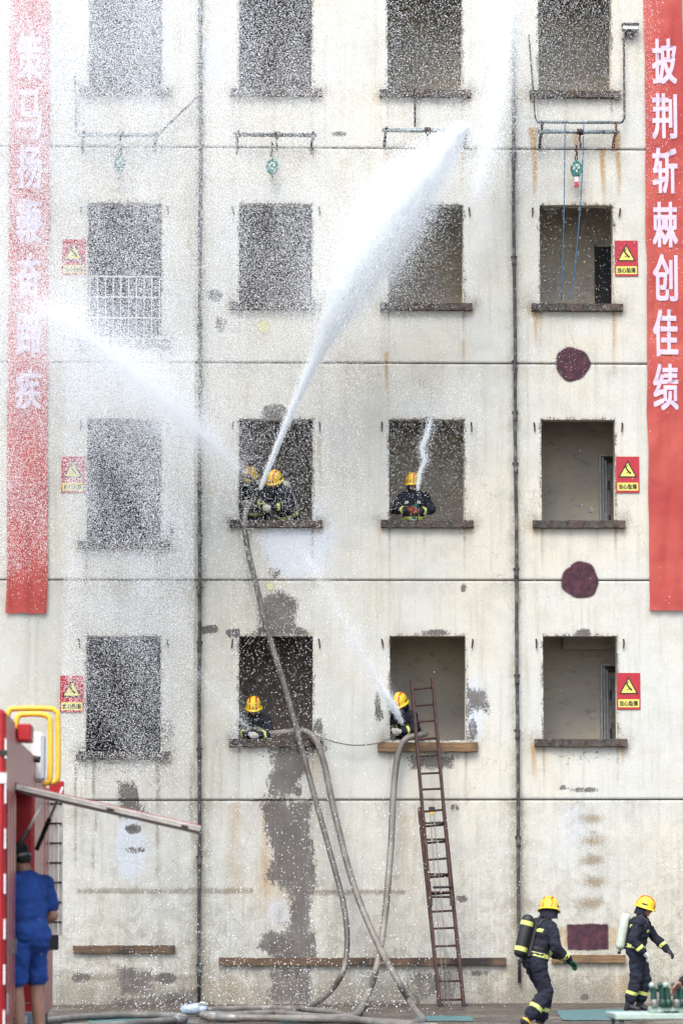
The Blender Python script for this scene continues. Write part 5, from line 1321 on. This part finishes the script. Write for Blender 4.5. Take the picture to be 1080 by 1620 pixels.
def jet(path, radii, weights, n, r0, r1, power=1.0, strands=0):
    """drops scattered round a curved stream: path points, its half-width and its relative density along it"""
    k0 = np.linspace(0, 1, len(path)); path = catmull(path, 8); k1 = np.linspace(0, 1, len(path))
    radii = np.interp(k1, k0, radii); weights = np.interp(k1, k0, weights)
    p = np.array([V3(v) for v in path]); seg = np.r_[0, np.cumsum(np.linalg.norm(np.diff(p, axis=0), axis=1))]; seg /= seg[-1]
    tt = np.linspace(0, 1, 400); wgt = np.interp(tt, seg, weights); cdf = np.cumsum(wgt); cdf /= cdf[-1]
    t = np.interp(RNG.random(n), cdf, tt)
    c = np.stack([np.interp(t, seg, p[:, k]) for k in range(3)], -1); rr = np.interp(t, seg, radii)
    g = RNG.normal(size=(n, 3)); g /= np.linalg.norm(g, axis=1)[:, None]; q = np.abs(RNG.normal(size=n)) ** power * 0.55
    if strands:                                   # the stream splits into ropes that fan out
        sg = RNG.normal(size=(strands, 3)); sg /= np.linalg.norm(sg, axis=1)[:, None]; sq = np.abs(RNG.normal(size=strands)) * 0.55
        k = RNG.integers(0, strands, n); loose = RNG.random(n) < 0.58
        ph = sg[k] * sq[k][:, None] + g * (np.abs(RNG.normal(size=n)) * 0.14)[:, None] + 0.05 * np.sin(t * 40 + k)[:, None]
        off = np.where(loose[:, None], g * q[:, None], ph)
        return c + off * rr[:, None], r0 + (r1 - r0) * RNG.random(n) ** 3
    return c + g * (rr * q)[:, None], r0 + (r1 - r0) * RNG.random(n) ** 3
def clump(pts, rad):                              # uneven, downward-trailing density
    x, y, z = pts.T
    v = np.sin(x * 5.1 + 1.3 * np.sin(z * .9 + y)) + np.sin(x * 11.7 - z * 1.1 + 2 * np.sin(y * 2.1)) + np.sin(x * 2.3 + z * 2.0 + y * 1.7) + .8 * np.sin(z * 4.3 + x * 6.1 + np.sin(y * 3))
    k = RNG.random(len(x)) < np.clip(.62 + .22 * v, .12, 1); return pts[k], rad[k]
def cloud(n, c, s, y0, y1, r0, r1):
    z = RNG.normal(size=(n, 2)); return np.stack([c[0] + z[:, 0] * s[0], y0 + (y1 - y0) * RNG.random(n), c[1] + z[:, 1] * s[1]], -1), r0 + (r1 - r0) * RNG.random(n) ** 3
def slab(n, x0, x1, z0, z1, y0, y1, r0, r1, px=None, pz=None):
    u = RNG.random(n); v = RNG.random(n)
    if px: u = u ** px
    if pz: v = v ** pz
    return np.stack([x0 + (x1 - x0) * u, y0 + (y1 - y0) * RNG.random(n), z0 + (z1 - z0) * v], -1), r0 + (r1 - r0) * RNG.random(n) ** 3
def join(*a): return np.concatenate([x[0] for x in a]), np.concatenate([x[1] for x in a])
# the big jet
pth = [NZ['j1'], P(432, 722, -.3), P(465, 642, -.7), P(500, 565, -1.1), P(540, 490, -1.5), P(580, 420, -1.9), P(622, 350, -2.2), P(668, 282, -2.5), P(706, 232, -2.7), P(738, 197, -2.9)]
a = jet(pth, [.035, .055, .08, .13, .30, .56, .64, .49, .30, .08], [1.2, 1.0, 1.2, 2, 4, 7, 8, 6, 3, 1], 260000, .0034, .0072, strands=90)
b2 = jet(pth, [.025, .04, .055, .09, .22, .40, .46, .38, .24, .06], [3, 3, 3, 3, 4, 6, 7, 6, 3, 1], 240000, .003, .0065, strands=50)
core = jet(pth[:5], [.02, .03, .042, .06, .09], [1, 1, 1, 1, .6], 26000, .0035, .0065, .7)
pth2 = [p + Vector((-.35, 0, -.3)) for p in pth[4:9]]
halo = jet(pth2, [.9, 1.4, 1.5, 1.1, .7], [1, 3, 3, 2, 1], 85000, .0025, .006)
drops('water_jet', *join(a, b2, core, halo), 'big white water jet rising from the middle row window and bursting into mist')
# jet sprayed to the left: soon breaks up into wide haze
pth = [NZ['j2'], P(350, 715, -.8), P(300, 668, -1.6), P(240, 612, -2.5), P(170, 555, -3.4), P(110, 510, -4.0), P(50, 480, -4.6)]
a = jet(pth[1:], [.30, .55, .9, 1.2, 1.4, 1.5], [1.6, 2.6, 2.6, 2.0, 1.2, .6], 48000, .0025, .0055, strands=60)
b2 = jet(pth, [.3, .8, 1.4, 2.0, 2.3, 2.5, 2.5], [.2, .8, 2, 4, 5, 5, 4], 170000, .0022, .0050)
drops('water_jet', *join(a, b2), 'broad fan of spray drifting left from the middle row window')
# stream from above
pth = [P(812, -40, -1.5), P(800, 60, -1.5), P(785, 160, -1.6), P(768, 240, -1.7), P(752, 310, -1.8)]
a = jet(pth, [.26, .32, .40, .45, .4], [4, 4, 4, 3, 1], 42000, .003, .006, strands=40); b2 = jet(pth, [.9, .9, .8, .7, .6], [3, 3, 2, 1, 1], 30000, .0025, .005)
drops('water_jet', *join(a, b2), 'pale curtain of water falling from above at the top, right of centre')
# thin wavering jet
pth = [NZ['j4'], P(661, 770, -.05), P(664, 748, -.1), P(671, 728, -.16), P(667, 712, -.2), P(674, 690, -.26), P(680, 665, -.3)]
drops('water_jet', *join(jet(pth, [.024, .028, .036, .06, .07, .08, .09], [3, 3, 3, 2, 1.4, 1.0, .5], 8500, .0035, .0065), jet(pth, [.03, .05, .09, .13, .14, .15, .2], [1, 1, 2, 3, 3, 3, 2], 2600, .0035, .008, 1.3, strands=14)), 'thin wavering water jet in front of the upright firefighter')
# faint jet from the ladder window
pth = [NZ['j5'], P(624, 1122, -.25), P(606, 1094, -.5), P(570, 1030, -1.2), P(530, 960, -2), P(485, 880, -3)]
a = jet(pth[:3], [.035, .07, .11], [2, 2, .5], 8000, .0035, .0065); b2 = jet(pth[1:], [.12, .25, .4, .5, .6], [2, 1.4, 1.2, 1.0, .8], 17000, .0022, .0046)
drops('water_jet', *join(a, b2), 'short white jet leaving the ladder window up to the left')
pth = [NZ['j6'], P(372, 1130, -.3), P(345, 1100, -.8), P(310, 1060, -1.4)]
drops('water_jet', *jet(pth, [.05, .25, .45, .6], [.6, 2, 1.6, 1], 4500, .0022, .0042), 'faint fan of spray left of the crouched firefighter')
# drifting mist and falling drops
parts = [cloud(450000, (-3.9, 13.7), (1.5, 2.6), -6, -.3, .0026, .0062), cloud(210000, (-4.2, 15.7), (1.2, 1.4), -6, -.3, .0026, .0062), cloud(110000, (-1.1, 12.9), (1.1, 2.1), -5, -.3, .0022, .0050),
         slab(210000, -6.2, -4.95, 6.8, 17.4, -5, -.3, .0026, .0062, None, .8), slab(60000, -5.8, 0.0, 6.5, 17.2, -6, -.3, .003, .0065), slab(190000, -4.75, -2.7, 3.4, 10.4, -4, -.3, .0027, .0062, None, .7), slab(40000, -2.4, 0.0, 7.6, 17, -4, -.3, .003, .0065, None, .8),
         slab(24000, 0.2, 2.2, 13.0, 17.2, -4, -.3, .003, .0065), slab(32000, 2.2, 4.8, 12.8, 17.2, -4, -.3, .003, .006, 1.3, .65), slab(4500, 2.6, 5.4, 9.5, 14, -4, -.3, .003, .006, 2), slab(6000, .4, 1.9, 7.6, 10.0, -3, -.2, .003, .006, None, .6), slab(4500, -2.1, -.5, 4, 7.3, -2, -.2, .003, .0075, 1.4)]
drops('water_mist', *clump(*join(*parts)), 'fine mist and drops hanging in front of the upper left wall')
parts = [slab(9000, -5.4, 0.2, 0, 6.5, -5, -.2, .003, .0085, .9, 1.5), slab(2600, -3.6, 0.9, 0, 3.2, -7, -.2, .005, .0115, None, 1.7), slab(500, .6, 2.6, 0, 3, -5, -.2, .004, .009, 2), slab(1200, -5.8, 6, 0, 16, -8, -.3, .003, .0075)]
drops('falling_drops', *clump(*join(*parts)), 'white drops falling in front of the lower wall')
